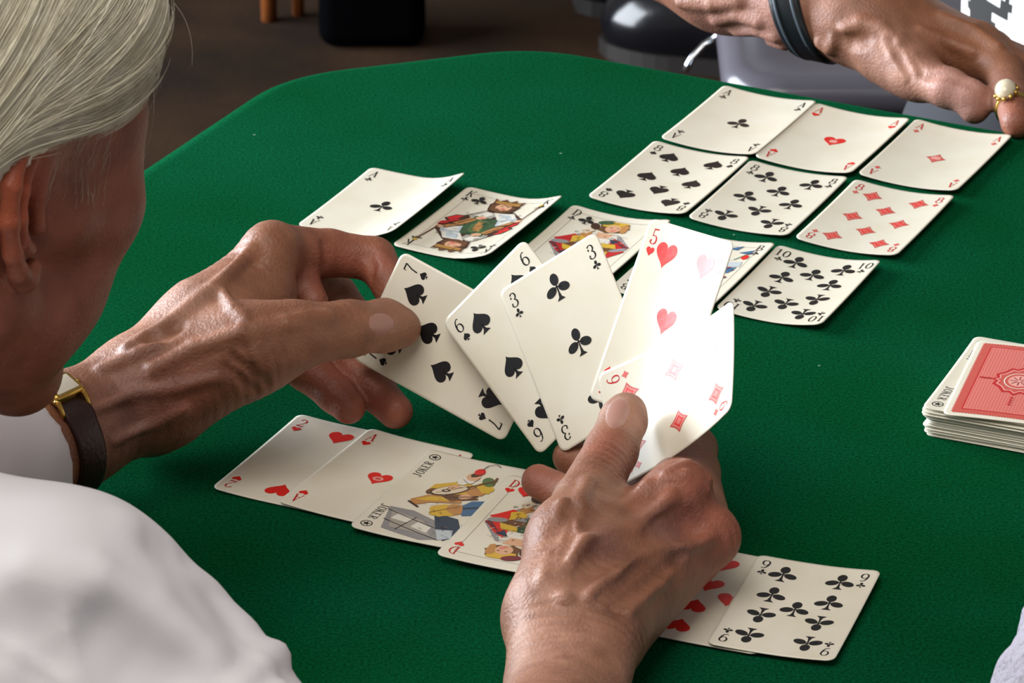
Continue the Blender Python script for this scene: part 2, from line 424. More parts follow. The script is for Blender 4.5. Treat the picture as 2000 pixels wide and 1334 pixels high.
def suit(s):
    if s == 'h': return [('r', heart())]
    if s == 's':
        hh = heart()*[1, -1]*.82+[0, .09]
        return [('k', hh), ('k', np.array([(-.03, -.1), (.03, -.1), (.06, -.35), (.2, -.5), (-.2, -.5), (-.06, -.35)]))]
    if s == 'c':
        o = []
        for ang, L in ((90, .27), (205, .29), (-25, .29)):
            a = math.radians(ang); c = np.array([math.cos(a), math.sin(a)])*L; c[1] += .03
            e = np.array(arc(0, 0, .23, .165, 0, 360, 22)[:-1])
            e = np.stack([e[:, 0]*math.cos(a)-e[:, 1]*math.sin(a), e[:, 0]*math.sin(a)+e[:, 1]*math.cos(a)], 1)
            o.append(('k', e+c))
        o.append(('k', np.array([(-.025, .1), (.025, .1), (.03, -.2), (.06, -.38), (.17, -.5), (-.17, -.5), (-.06, -.38), (-.03, -.2)])))
        for sx in (-1, 1): o.append(('k', np.array([(0, .06), (sx*.2, -.06), (sx*.2, -.1), (0, 0)])))
        return o
    def dia(k, w=.46, h=.52):
        pts = []; cs = [(0, h), (w, 0), (0, -h), (-w, 0)]
        for i in range(4):
            a, b = np.array(cs[i]), np.array(cs[(i+1) % 4])
            for t in np.linspace(0, 1, 7)[:-1]:
                p = a*(1-t)+b*t; pts.append(p*(1-.62*t*(1-t))*k)
        return np.array(pts)
    return [('d', dia(1.0)), ('p', dia(.72)), ('r', dia(.62)), ('e', dia(.34))]
LAY = {'A': [(.5, .5)], '2': [(.5, .16), (.5, .84)], '3': [(.5, .16), (.5, .5), (.5, .84)],
       '5': [(.27, .17), (.73, .17), (.5, .5), (.27, .83), (.73, .83)],
       '6': [(x, y) for x in (.27, .73) for y in (.17, .5, .83)],
       '7': [(x, y) for x in (.27, .73) for y in (.17, .5, .83)]+[(.5, .335)],
       '8': [(x, y) for x in (.27, .73) for y in (.17, .5, .83)]+[(.5, .335), (.5, .665)],
       '9': [(x, y) for x in (.27, .73) for y in (.16, .387, .613, .84)]+[(.5, .5)],
       '10': [(x, y) for x in (.27, .73) for y in (.16, .387, .613, .84)]+[(.5, .275), (.5, .725)]}
CWM, CHM = 59., 91.

def tri_fan(poly, maxlen=6.):
    p = [Vector((float(a), float(b), 0)) for a, b in poly]
    if len(p) == 4: tris = [(p[0], p[1], p[2]), (p[0], p[2], p[3])]
    else: tris = [tuple(p[i] for i in t) for t in tessellate_polygon([p])]
    out = []
    while tris:
        t = tris.pop(); L = [(t[i]-t[(i+1) % 3]).length for i in range(3)]; k = L.index(max(L))
        if L[k] > maxlen:
            m = (t[k]+t[(k+1) % 3])/2; tris += [(t[k], m, t[(k+2) % 3]), (m, t[(k+1) % 3], t[(k+2) % 3])]
        else: out.append(t)
    return out
def print_part(name, parent, fmap, polys, off0=.00012, origin_uv=(0, 0)):
    """polys: (ink, polygon in card millimetres, u right, v up, centred)"""
    V = []; F = []; mi = []; inks = []
    for li, (ink, poly) in enumerate(polys):
        if ink not in inks: inks.append(ink)
        for t in tri_fan(poly):
            a = (t[1]-t[0]).cross(t[2]-t[0]).z
            if abs(a) < 1e-6: continue
            if a < 0: t = (t[0], t[2], t[1])
            for q in t: V.append((q.x, q.y, min(li, 48)))
            F.append((len(V)-3, len(V)-2, len(V)-1)); mi.append(inks.index(ink))
    V = np.array(V); pos, n = fmap(V[:, 0], V[:, 1])
    multi = len(inks) > 1
    pos = pos+n*(off0+(V[:, 2:]*.000012 if multi else 0))
    org = fmap(np.array([origin_uv[0]]), np.array([origin_uv[1]]))[0][0]
    o = new_obj(name, pos, F, M['ink_'+inks[0]], parent, smooth=False, origin=org)
    for k in inks[1:]: o.data.materials.append(M['ink_'+k])
    o.data.polygons.foreach_set('material_index', mi)
    return o
def place(polys, u, v, h, rot=False, sx=1.):
    s = -1 if rot else 1
    return [(k, np.asarray(p)*[h*s*sx, h*s]+[u, v]) for k, p in polys]

def card_grid(r=4.2):
    def axis(L): return np.array([-L/2, -L/2+r*.33, -L/2+r*.67, -L/2+r]+list(np.linspace(-L/2+r, L/2-r, 10)[1:-1])+[L/2-r, L/2-r*.67, L/2-r*.33, L/2])
    xs, ys = axis(CWM), axis(CHM)
    X, Y = np.meshgrid(xs, ys, indexing='ij')
    a = np.maximum(np.abs(X)-(CWM/2-r), 0); b = np.maximum(np.abs(Y)-(CHM/2-r), 0)
    hy = np.hypot(a, b); k = np.where(hy > 1e-9, np.maximum(a, b)/np.maximum(hy, 1e-9), 1)
    inn = (a > 0) & (b > 0)
    X = np.where(inn, np.sign(X)*(CWM/2-r+a*k), X); Y = np.where(inn, np.sign(Y)*(CHM/2-r+b*k), Y)
    nx, ny = X.shape; idx = np.arange(nx*ny).reshape(nx, ny)
    F = [(idx[i, j], idx[i+1, j], idx[i+1, j+1], idx[i, j+1]) for i in range(nx-1) for j in range(ny-1)]
    rim = list(idx[:, 0])+list(idx[-1, 1:])+list(idx[-2::-1, -1])+list(idx[0, -2:0:-1])
    return X.ravel(), Y.ravel(), F, rim
CG = card_grid(); CT = .00032
def card_body(fmap, material=None):
    X, Y, F, rim = CG; n = len(X)
    pos, nn = fmap(X, Y)
    V = np.concatenate([pos, pos-nn*CT]); FF = list(F)+[tuple(i+n for i in f[::-1]) for f in F]
    for i in range(len(rim)): a, b = rim[i], rim[(i+1) % len(rim)]; FF.append((b, a, a+n, b+n))
    o = new_obj('playing_card', V, FF, M['card'], origin=fmap(np.array([0.]), np.array([0.]))[0][0]-np.array([0, 0, CT]))
    o.data.materials.append(M['card_edge'])
    mi = [0]*(2*len(F))+[1]*len(rim); o.data.polygons.foreach_set('material_index', mi)
    sm = [True]*(2*len(F))+[False]*len(rim); o.data.polygons.foreach_set('use_smooth', sm)
    return o
def indices(o, fm, rank, s):
    ink = 'k' if s in 'sc' else 'R'
    for cu, cv, rot in ((-1, 1, 0), (1, 1, 0), (-1, -1, 1), (1, -1, 1)):
        u, v = cu*(CWM/2-6.0), cv*(CHM/2-8.2)
        print_part('rank', o, fm, [(ink, p) for p in text_polys(rank, u, v, 7.6, .85, math.pi*rot)], origin_uv=(u, v))
        v2 = cv*(CHM/2-15.6)
        print_part('suit_mark', o, fm, place(suit(s), u, v2, 4.6, rot), origin_uv=(u, v2))
def numbered(fm, rank, s, label, group=None, ornament=False):
    o = card_body(fm)
    indices(o, fm, rank, s)
    for x, y in LAY[rank]:
        u, v = (x-.5)*CWM, (.5-y)*CHM
        size = {'s': 13, 'h': 12.5, 'c': 14, 'd': 13}[s]
        rot = y > .52
        pl = place(suit(s), u, v, size, rot)
        if rank == 'A' and s in 'hd':
            pl += place([('p', np.array(arc(0, .03, .22, .17, 0, 360, 22)[:-1])), ('d', np.array(arc(0, .03, .13, .1, 0, 360, 18)[:-1]))], u, v, size)
        print_part('pip', o, fm, pl, origin_uv=(u, v))
    tag(o, label, 'playing card', group); return o

# --- court figures: polygons in card millimetres measured from the centre (u right, v up)
def flip(polys): return [(k, -np.asarray(p, float)) for k, p in polys]
def blob(cx, cy, rx, ry, rot=0, n=18, jag=0., seed=1):
    r = random.Random(seed); a = math.radians(rot); o = []
    for i in range(n):
        t = 2*math.pi*i/n; k = 1+jag*(r.random()-.5)
        x, y = rx*k*math.cos(t), ry*k*math.sin(t)
        o.append((cx+x*math.cos(a)-y*math.sin(a), cy+x*math.sin(a)+y*math.cos(a)))
    return np.array(o)
def bar(x0, y0, x1, y1, w):
    d = unit(np.array([x1-x0, y1-y0])); n = np.array([-d[1], d[0]])*w/2; a, b = np.array([x0, y0]), np.array([x1, y1])
    return np.array([a-n, b-n, b+n, a+n])
def hatch(seed, n=70):                                    # fine engraved strokes over the robes
    r = random.Random(seed); o = []
    for _ in range(n):
        x, y = r.uniform(-15, 17), r.uniform(-1, 19); a = r.uniform(.2, 1.4); L = r.uniform(1.0, 2.8)
        o.append((r.choice('NNnknw'), bar(x, y, x+L*math.cos(a), y+L*math.sin(a), r.uniform(.18, .38))))
    return o
BORDER = [('t', bar(-23, -38, -23, 38, .35)), ('t', bar(23, -38, 23, 38, .35)), ('t', bar(-23, 38, 23, 38, .35)), ('t', bar(-23, -38, 23, -38, .35))]
def king_half():
    return [('N', [(-13, 12), (-5, 23), (10, 24), (20, 13), (22, 3), (10, -3), (-12, -3), (-20, 3)]),
            ('t', [(-12, 12), (-6, 21), (3, 20), (0, 9), (-8, 7)]), ('w', [(-9, 13), (-5, 20), (0, 19), (-3, 12)]), ('w', [(-1, 21), (11, 22), (16, 14), (5, 12)]), ('l', [(3, 20), (10, 20), (13, 14), (6, 13)]),
            ('g', [(-8, 13), (6, 12), (10, 2), (2, -4), (-8, -2)]), ('G', [(-4, 9), (3, 8), (5, -2), (-3, -3)]), ('o', [(-3, 6), (1, 6), (3, -2), (-2, -3)]),
            ('l', [(6, 12), (16, 15), (19, 9), (8, 3)]), ('w', [(8, 10), (15, 12), (16, 9), (9, 5)]), ('s', bar(7, 11, 17, 13, .5)),
            ('N', [(-22, 2), (-18, 9), (-11, 11), (-13, 2), (-18, -2)]), ('r', [(-21, 3), (-17, 8.5), (-13.5, 9), (-17.5, 1)]), ('R', [(-19, 1), (-16, 5), (-13, 4), (-16, -1)]),
            ('o', [(-15, -2), (-9, 9), (-5, 8), (-10, -3)]), ('n', bar(-12.5, 0, -7, 8, 1.2)), ('f', blob(-4, 11, 3.0, 2.2, 30)), ('e', blob(-3, 10.4, 1.4, 1.0, 30)),
            ('n', [(9, 2), (16, 4), (20, 9), (15, 9.5)]), ('o', [(11, 3), (16, 5), (18.5, 8.5), (15, 8.5)]), ('R', [(15, -1), (21, 2), (22, 7), (18, 5)]), ('f', blob(19.2, 9.5, 2.4, 1.8)),
            ('n', bar(20, 9, 22.3, 31, 1.0)), ('N', bar(19.5, 29, 24.5, 30.5, .8)), ('y', blob(22.3, 32, 1.3, 1.3)),
            ('N', [(-8, 30), (-6, 22), (8, 22), (10, 31), (6, 36), (-5, 36)]), ('n', blob(0.5, 27, 7.5, 5.5, 0, 16, .25)),
            ('f', blob(1, 28.5, 4.6, 4.8)), ('e', blob(2.5, 27, 1.8, 1.4)), ('n', [(-3, 26.5), (1, 21), (5, 22), (6, 26), (1.5, 25)]),
            ('N', blob(-.6, 30, .7, .4)), ('N', blob(3, 30, .7, .4)), ('R', bar(0, 26.2, 3, 26.2, .6)),
            ('n', [(-7, 32), (-8, 38), (-4.5, 35.5), (-2, 39.5), (1, 36), (4, 40), (6, 36), (10, 38.5), (9, 32)]), ('o', bar(-6, 33, 8.5, 33, 1.6)), ('y', bar(-6, 34.8, 8.5, 34.8, .7))]+hatch(2)
def queen_half(main='R', hat='g'):
    return [('s', [(-8, 20), (10, 20), (22, 4), (14, -3), (-12, -3), (-22, 3), (-14, 12)]),
            ('w', [(-6, 20), (8, 20), (12, 10), (0, 6), (-8, 11)]), ('f', [(-4, 21), (6, 21), (4, 14), (-2, 14)]),
            (main, [(8, 16), (14, 12), (22, 3), (16, 1), (8, 6)]), ('m', [(10, 13), (22, 4), (20, 1)]), ('B', [(6, 14), (13, 13), (10, 8)]),
            ('y', [(2, 8), (12, 8), (15, 2), (4, 2)]), ('g', [(-4, 8), (4, 8), (6, 1), (-4, 0)]), ('n', [(4, 3), (14, 2), (12, -3), (2, -3)]),
            (main, [(-22, 2), (-14, 13), (-9, 11), (-14, 0)]), ('y', [(-14, 10), (-8, 14), (-5, 8), (-12, 2)]), ('o', [(-12, 14), (-8, 20), (-4, 16), (-7, 11)]),
            ('c', [(-13, 19), (-9, 25), (-6, 22), (-9, 16)]), ('s', blob(-17, 0, 5, 2.4, 20)),
            ('n', blob(2, 29, 8.5, 7, 20, 18, .3)), ('y', blob(1, 33, 8, 3.6, 10, 16, .3)), (hat, blob(-4, 34, 5, 2.6, 25)), ('o', blob(8, 29, 2.6, 5.5, 10, 14, .3)),
            ('f', blob(2.2, 27.5, 4.3, 5, 10)), ('e', blob(4, 26, 1.5, 1.1)), ('N', blob(.8, 28.6, .8, .4)), ('N', blob(4.6, 29, .8, .4)), ('R', bar(1.6, 24.6, 3.6, 24.6, .6)), ('N', blob(-8, 27, 2.6, 4, 20))]+hatch(5)
def jack_half():
    return [('B', [(-8, 20), (10, 20), (21, 6), (14, -3), (-12, -3), (-21, 4)]), ('r', [(8, 18), (20, 8), (16, 2), (8, 8)]), ('w', [(-4, 20), (6, 20), (6, 12), (-2, 12)]),
            ('b', [(10, 8), (21, 10), (19, 2), (10, 1)]), ('r', [(-20, 3), (-12, 14), (-8, 10), (-14, 0)]), ('g', [(-8, 12), (6, 11), (6, -2), (-8, -2)]), ('y', bar(-6, 4, 8, 4, 2.0)),
            ('l', [(12, 16), (21, 18), (22, 11), (14, 10)]), ('n', blob(1, 28, 7, 6, 0, 16, .2)), ('f', blob(1.5, 27, 4.2, 5)), ('r', blob(0, 34, 8, 3, 8)), ('b', [(6, 34), (14, 39), (12, 33)]),
            ('b', [(14, 30), (22, 34), (21, 28)]), ('r', blob(20, 24, 2, 3)), ('N', blob(0, 28, .8, .4)), ('N', blob(3.5, 28, .8, .4)), ('g', bar(15, 20, 21, 30, .8))]+hatch(7)
def court(fm, rank, s, half, label):
    o = card_body(fm); indices(o, fm, rank, s)
    h = [(k, np.asarray(p, float)) for k, p in half]
    f = print_part('court_figure', o, fm, h, off0=.00014); f['label'] = 'upright half of the printed court figure'
    f = print_part('court_figure', o, fm, flip(h), off0=.00014); f['label'] = 'inverted half of the printed court figure'
    print_part('border_line', o, fm, BORDER, off0=.0001)
    for sg in (1, -1):
        print_part('pip', o, fm, place(suit(s), -sg*15, sg*31, 9.5, sg < 0), off0=.0006, origin_uv=(-sg*15, sg*31))
    tag(o, label, 'playing card'); return o
def joker(fm, label, figure=True):
    o = card_body(fm)
    for sg in (1, -1):
        v = 14*sg+16 if sg > 0 else -24
        t = [('k', p) for p in text_polys('JOKER', -23.5, 25 if sg > 0 else -25, 4.6, 1.0, math.pi/2*sg)]
        print_part('lettering', o, fm, t, origin_uv=(-23.5, 25*sg))
        e = [('k', p) for p in ribbon(arc(-23.5, 38.5*sg, 2.7, 2.7, 0, 360, 24), .5)]
        st = []
        for i in range(10):
            r = 2.2 if i % 2 == 0 else .85; a = math.radians(90+36*i); st.append((-23.5+r*math.cos(a), 38.5*sg+r*math.sin(a)))
        print_part('emblem', o, fm, e+[('k', np.array(st))], origin_uv=(-23.5, 38.5*sg))
    if figure:
        F = [('s', [(-18, -13), (-9, -12), (4, -19), (10, -34), (2, -39), (-14, -35)]), ('t', [(-16, -16), (-2, -20), (4, -33), (-12, -32)]), ('w', [(-13, -18), (-6, -20), (-7, -25), (-14, -24)]), ('w', [(-4, -22), (2, -25), (2, -31), (-5, -28)]),
             ('k', bar(-18, -16, 9, -27, .5)), ('k', bar(-16, -26, 8, -36, .5)), ('k', bar(-6, -18, -9, -34, .4)),
             ('B', [(-2, -10), (8, -12), (14, -26), (10, -36), (4, -26)]), ('l', [(4, -26), (10, -24), (12, -32), (8, -36)]),
             ('b', [(12, 4), (22, 8), (22, -8), (14, -12), (8, -6)]), ('B', bar(9, -6, 20, 0, 2.0)),
             ('y', blob(4, -10, 8, 6.5, 35, 18, .2)), ('o', blob(8, -7, 4, 6, 30, 14, .2)), ('n', bar(-2, -15, 9, -3, .6)),
             ('o', [(-16, -6), (-10, 2), (6, 7), (8, 0), (-6, -5), (-12, -11)]), ('y', [(-14, -5), (-8, 1), (4, 4), (4, 1), (-8, -4)]), ('N', bar(-16, -8, -9, -12, 1.2)),
             ('n', [(-4, 8), (10, 10), (14, 2), (0, 2)]), ('f', blob(8, 6, 4, 2.6, 20)), ('N', bar(-2, 6, 14, 5, .8)),
             ('y', [(-10, 14), (-6, 20), (6, 22), (16, 15), (12, 8), (-4, 9)]), ('o', blob(14, 11, 6, 5, 20, 16, .25)), ('y', blob(18, 14, 4, 6, 10, 16, .25)), ('G', blob(20, 20, 3.2, 5, 0)),
             ('n', blob(-8, 13, 3.4, 2.2, 40)),
             ('N', blob(1, 13, 10, 4.6, 14)), ('c', blob(1, 13.4, 9.2, 3.9, 14)), ('k', blob(-1, 12.8, 2.2, 1.6)), ('c', blob(-1, 12.8, 1.2, .8)), ('n', bar(9, 15, 24, 21, 1.3)), ('N', bar(-6, 11, 22, 20, .3)), ('n', bar(22, 18, 24.5, 24, 1.2)), ('f', blob(3, 16, 3, 1.8, 20)),
             ('w', blob(9, 22, 5, 3.6, 20, 18, .4)), ('f', blob(13, 26, 3.4, 4.2, -20)), ('N', blob(14.5, 28, 3.0, 2.0, 30)), ('r', blob(16.5, 31, 2.6, 3.4, -30)), ('N', blob(12.4, 26, .5, .4)), ('s', bar(8, 24, 10, 19, .5))]
        rr = random.Random(9)
        for _ in range(90):
            x, y = rr.uniform(-12, 20), rr.uniform(-33, 20); a = rr.uniform(.1, 1.2) if y > -12 else rr.uniform(-.6, -.2); L = rr.uniform(.8, 2.4)
            if abs(x-4) < 14-abs(y+6)*.25: F.append((rr.choice('NnNks'), bar(x, y, x+L*math.cos(a), y+L*math.sin(a), rr.uniform(.15, .35))))
        for q in ribbon([(18, 33), (21, 37), (25, 38), (27, 35)], .5): F.append(('N', q))
        c28, s28 = math.cos(math.radians(28)), math.sin(math.radians(28)); G_ = []
        for k_, p_ in F:                                  # upright lute player seated on a sloping wall
            p_ = np.asarray(p_, float); m_ = p_[:, 1].mean()
            if m_ < -14.5: p_ = p_*[1.35, 1]+[3, -4]
            elif m_ > 4.5: q_ = p_-[5, 5]; p_ = np.stack([q_[:, 0]*c28-q_[:, 1]*s28, q_[:, 0]*s28+q_[:, 1]*c28], 1)+[5, 5]
            G_.append((k_, p_))
        F = G_
        f = print_part('joker_figure', o, fm, [(k, np.asarray(p, float)) for k, p in F], off0=.00014)
        f['label'] = 'printed seated lute player in yellow and blue'
    tag(o, label, 'playing card'); return o

def on_table(cx, cy, deg, z=0., aL=.0022, aR=.0028, av=.0006, tilt=0.):
    a = math.radians(deg); U = np.array([math.cos(a), math.sin(a), 0]); Vv = np.array([-math.sin(a), math.cos(a), 0]); Z = np.array([0, 0, 1.])
    def fm(u, v):
        u = np.asarray(u)/1000; v = np.asarray(v)/1000; hu, hv = CWM/2000, CHM/2000
        am = np.where(u < 0, aL, aR)
        w = am*(u/hu)**2+av*(v/hv)**2+z+.0007+tilt*u
        du = 2*am*u/hu**2+tilt; dv = 2*av*v/hv**2
        pos = np.array([cx, cy, TZ])+u[:, None]*U+v[:, None]*Vv+w[:, None]*Z
        n = Z-du[:, None]*U-dv[:, None]*Vv; n /= np.linalg.norm(n, axis=1)[:, None]
        return pos, n
    return fm
# the far block of six
G1 = 'cards laid out on the felt'
numbered(on_table(.1304, 2.4450, -26.2), 'A', 'c', 'ace of clubs lying above the eight of spades', G1)
numbered(on_table(.1824, 2.4174, -26.0, aR=.003), 'A', 'h', 'ace of hearts lying between the ace of clubs and ace of diamonds', G1)
numbered(on_table(.2387, 2.3925, -25.7), 'A', 'd', 'ace of diamonds lying above the eight of diamonds', G1)
numbered(on_table(.0877, 2.3598, -26.0), '8', 's', 'eight of spades with eight black spade pips on the felt', G1)
numbered(on_table(.1415, 2.3309, -25.2, aR=.0024), '8', 'c', 'eight of clubs lying between two other eights', G1)
numbered(on_table(.1983, 2.3030, -25.2, aR=.003), '8', 'd', 'eight of diamonds with red patterned pips on the felt', G1)
# the middle row of five
numbered(on_table(-.0712, 2.3235, -25.0, aR=.0085, aL=.0008), 'A', 'c', 'ace of clubs lying beside the king of clubs', G1)
court(on_table(-.0182, 2.2950, -26.5, aR=.0072, aL=.001), 'K', 'c', king_half(), 'king of clubs with a crowned two-headed figure in red and green')
def tl(px, deg): a = math.radians(deg); U = np.array([math.cos(a), math.sin(a)]); Vv = np.array([-math.sin(a), math.cos(a)]); return px[:2]+U*CWM/2000-Vv*CHM/2000
def tr(px, deg): a = math.radians(deg); U = np.array([math.cos(a), math.sin(a)]); Vv = np.array([-math.sin(a), math.cos(a)]); return px[:2]-U*CWM/2000-Vv*CHM/2000
c = tl(tab(1120, 410), -25); court(on_table(c[0], c[1], -25, aR=.004), 'D', 'c', queen_half('R', 'g'), 'queen of clubs half hidden behind the fanned three of clubs')
c = tr(tab(1516, 489), -24.5); court(on_table(c[0], c[1], -24.5, aR=.0035), 'B', 'c', jack_half(), 'jack of clubs peeping out beside the ten of clubs')
numbered(on_table(.1515, 2.2115, -24.3, aR=.004), '10', 'c', 'ten of clubs at the end of the row with king and queen', G1)
# the near row, overlapping
def bl(px, deg): a = math.radians(deg); U = np.array([math.cos(a), math.sin(a)]); Vv = np.array([-math.sin(a), math.cos(a)]); return px[:2]+U*CWM/2000+Vv*CHM/2000
def near(pa, pb, deg, i, **k):
    c = (bl(tab(*pa, .001*i), deg)+tl(tab(*pb, .001*i), deg))/2
    return on_table(c[0], c[1], deg, z=.0008*i, aL=.0012, aR=k.get('aR', .0003), av=.0004)
numbered(near((416, 959), (582, 817), -25.3, 0, aR=.0001), '2', 'h', 'two of hearts at the open end of the overlapping row', G1)
numbered(near((547, 982), (718, 847), -27.5, 1), 'A', 'h', 'ace of hearts overlapped by the joker', G1)
joker(near((687, 1033), (834, 884), -24.0, 2), 'joker card with a seated lute player in yellow and blue')
court(near((855, 1085), (991, 935), -22.5, 3), 'D', 'h', queen_half('r', 'm'), 'queen of hearts partly covered by the right hand')
numbered(on_table(.0996, 1.8615, -22.0, z=.0004, aL=.0004, aR=.0004), '9', 'h', 'nine of hearts lying under the nine of clubs', G1)
numbered(on_table(.1290, 1.8505, -17.7, z=.0016, aL=.0008, aR=.0016), '9', 'c', 'nine of clubs lying on top of the nine of hearts', G1)

# the fan held in the right hand: one bent sheet of card, each card a hair in front of the next
FC = P(1150, 700, 2.19)
def fan_surface():
    th, ph, ax, s0, kk = -.6549, .5512, .0444, .0055, -6.217
    n = np.array([math.sin(th)*math.cos(ph), -math.cos(th)*math.cos(ph), math.sin(ph)])
    e1 = unit(np.cross([0, 0, 1], n)); e2 = np.cross(n, e1)
    Sd = math.cos(ax)*e1+math.sin(ax)*e2; A = -math.sin(ax)*e1+math.cos(ax)*e2
    def f(s, t):
        d = np.maximum(s-s0, 0); a = kk*d
        x = np.minimum(s, s0)+np.sin(a)/kk; z = -(1-np.cos(a))/kk
        nn = n[None]*np.cos(a)[:, None]+Sd[None]*np.sin(a)[:, None]
        return FC+x[:, None]*Sd+t[:, None]*A+z[:, None]*n, nn
    return f
FS = fan_surface()
def in_fan(cx, cy, a, layer):
    def fm(u, v):
        u = np.asarray(u)/1000; v = np.asarray(v)/1000
        pos, n = FS(cx+u*math.cos(a)-v*math.sin(a), cy+u*math.sin(a)+v*math.cos(a))
        return pos+n*layer*.0009, n
    return fm
G2 = 'cards held in the hands'
numbered(in_fan(-.0332, -.0014, .9929, 0), '6', 's', 'six of spades in the held fan, left of the three of clubs', G2)
numbered(in_fan(-.0075, .0063, .7368, 1), '3', 'c', 'three of clubs in the middle of the held fan', G2)
numbered(in_fan(.0392, .0252, -.058, 2), '5', 'h', 'five of hearts standing upright in the fan behind the six of diamonds', G2)
numbered(in_fan(.0629, -.0070, 2.1372, 3), '6', 'd', 'glossy six of diamonds in the fan, under the thumb', G2)
def flat_card(c, u_, v_, n_, bend=0.):
    def fm(u, v):
        u = np.asarray(u)/1000; v = np.asarray(v)/1000
        w = bend*(v/.0455)**2; dv = 2*bend*v/.0455**2
        pos = c+u[:, None]*u_+v[:, None]*v_+w[:, None]*n_; n = n_-dv[:, None]*v_
        return pos, n/np.linalg.norm(n, axis=1)[:, None]
    return fm
C7 = P(884.4, 675.9, 2.243); U7 = np.array([.4263, .2438, .8711]); V7 = np.array([-.8221, .5061, .2607]); N7 = np.array([-.3773, -.8273, .4162])
numbered(flat_card(C7, U7, V7, N7), '7', 's', 'seven of spades being pulled from the fan by the left hand', G2)

# the draw pile
def pile():
    g = 'cards stacked in the draw pile'
    c = bl(tab(1804, 850), -24.0); c2 = bl(tab(1800, 803, .014), -22.0); c3 = bl(tab(1840, 808, .0165), -16.5)
    proto = None
    for i in range(30):
        k = i/29
        dx, dy, da = rng.normal(0, .0005), rng.normal(0, .0006), rng.normal(0, .6)
        if 12 < i < 20: dx += .0016
        if proto is None:
            proto = card_body(on_table(0, 0, 0, aL=.0, aR=.0, av=.0)); proto.location = (0, 0, 0); o = proto
        else:
            o = proto.copy(); COL.objects.link(o)
        o.location = (c[0]*(1-k)+c2[0]*k+dx, c[1]*(1-k)+c2[1]*k+dy, TZ+.0004+i*.00046); o.rotation_euler = (0, 0, math.radians(-24+2*k+da))
        tag(o, 'plain edge of a face-down card in the draw pile', 'playing card', g)
    j = joker(on_table(c2[0], c2[1], -22.0, z=.0144, aL=.0004, aR=.0004), 'white card with small black lettering just under the red-backed card', figure=False)
    fm = on_table(c3[0], c3[1], -16.5, z=.0164, aL=-.0006, aR=-.0004, av=-.0003)
    t = card_body(fm)
    bord = []; zz = []
    w, h = 25.4, 41.4
    n1, n2 = 34, 54                                       # scalloped edge
    for k in range(n1): zz += [(-w+2*w*k/n1, -h), (-w+2*w*(k+.5)/n1, -h-.9)]
    for k in range(n2): zz += [(w, -h+2*h*k/n2), (w+.9, -h+2*h*(k+.5)/n2)]
    for k in range(n1): zz += [(w-2*w*k/n1, h), (w-2*w*(k+.5)/n1, h+.9)]
    for k in range(n2): zz += [(-w, h-2*h*k/n2), (-w-.9, h-2*h*(k+.5)/n2)]
    print_part('back_border', t, fm, [('d', np.array(zz))])
    sq = lambda a, b: np.array([(-a, -b), (a, -b), (a, b), (-a, b)])
    print_part('back_panel', t, fm, [('R', sq(21.6, 37.6)), ('e', sq(20.9, 36.9))], off0=.00018)
    dots = []
    for i in range(-13, 14):
        for jj in range(-23, 24):
            x, y = i*1.55, jj*1.55+(.77 if i % 2 else 0)
            if abs(x) < 20.3 and abs(y) < 36.3: dots.append(('d', np.array([(x-.45, y), (x, y-.45), (x+.45, y), (x, y+.45)])))
    print_part('back_pattern', t, fm, dots, off0=.00024)
    med = []
    prof = [(0, 17), (3, 13.5), (6, 14.5), (9, 9), (12.5, 6), (11.5, 2), (14, 0), (11.5, -2), (12.5, -6), (9, -9), (6, -14.5), (3, -13.5), (0, -17)]
    outl = np.array(prof+[(-x, y) for x, y in prof[-2:0:-1]])
    med += [('R', outl), ('p', outl*.86), ('d', outl*.80), ('w', np.array(arc(0, 0, 7.6, 9, 0, 360, 30)[:-1])), ('d', np.array(arc(0, 0, 7.0, 8.4, 0, 360, 30)[:-1])), ('p', np.array(arc(0, 0, 5.4, 6.4, 0, 360, 26)[:-1]))]
    for k in range(8):
        a = math.pi*k/4; med.append(('h', bar(1.2*math.cos(a), 1.2*math.sin(a), 4.6*math.cos(a), 5.2*math.sin(a), .6)))
    med.append(('R', bar(-20, 0, -14, 0, 1.2))); med.append(('R', bar(14, 0, 20, 0, 1.2)))
    for k in range(4): med += [('R', blob(0, 20+2.6*k, .8, .8)), ('R', blob(0, -20-2.6*k, .8, .8))]
    print_part('back_medallion', t, fm, med, off0=.0003)
    tag(t, 'red-backed card with a medallion lying on top of the draw pile', 'playing card')
pile()

# ------------------------------------------------------------------ people
mm = .001
def jp(*a): return [(P(x, y, d), r*mm) for x, y, d, r in a]
BASE = np.array(S(143, 97, 73)[:3]); RED = np.array(S(160, 84, 70)[:3]); PALE = np.array(S(200, 160, 140)[:3]); SPOT = np.array(S(112, 66, 44)[:3]); VEIN = np.array(S(128, 96, 96)[:3]); FACE = np.array(S(146, 88, 66)[:3])
def toner(V, base, blobs):
    c = np.tile(base, (len(V), 1)); c = c*(1+.10*noise3(V, 60, 3)[:, None])
    for p, r, col, w in blobs:
        k = w*np.exp(-((V-p)**2).sum(1)/(2*r*r))[:, None]; c = c*(1-k)+np.asarray(col)*k
    return np.clip(c, .01, 1)
def ridges(body, lines, d0=1.75, k=.005, sink=.35, op='u'):
    """tendons, veins and folds: laid on the skin where they are seen, as real relief"""
    g = Body(); base = Body(); base.ops = list(body.ops)
    for pts, r in lines:
        s = trace_many(base, pts, d0); n = grad(base, s.astype(np.float32))
        q = s-n*r*sink if op == 'u' else s+n*r*sink
        ok = np.abs(base(s.astype(np.float32))) < .001
        for i in range(len(q)-1):
            if ok[i] and ok[i+1]: g.cap(q[i], q[i+1], r, r, .002)
    if g.ops: body.sub(g, k, op)
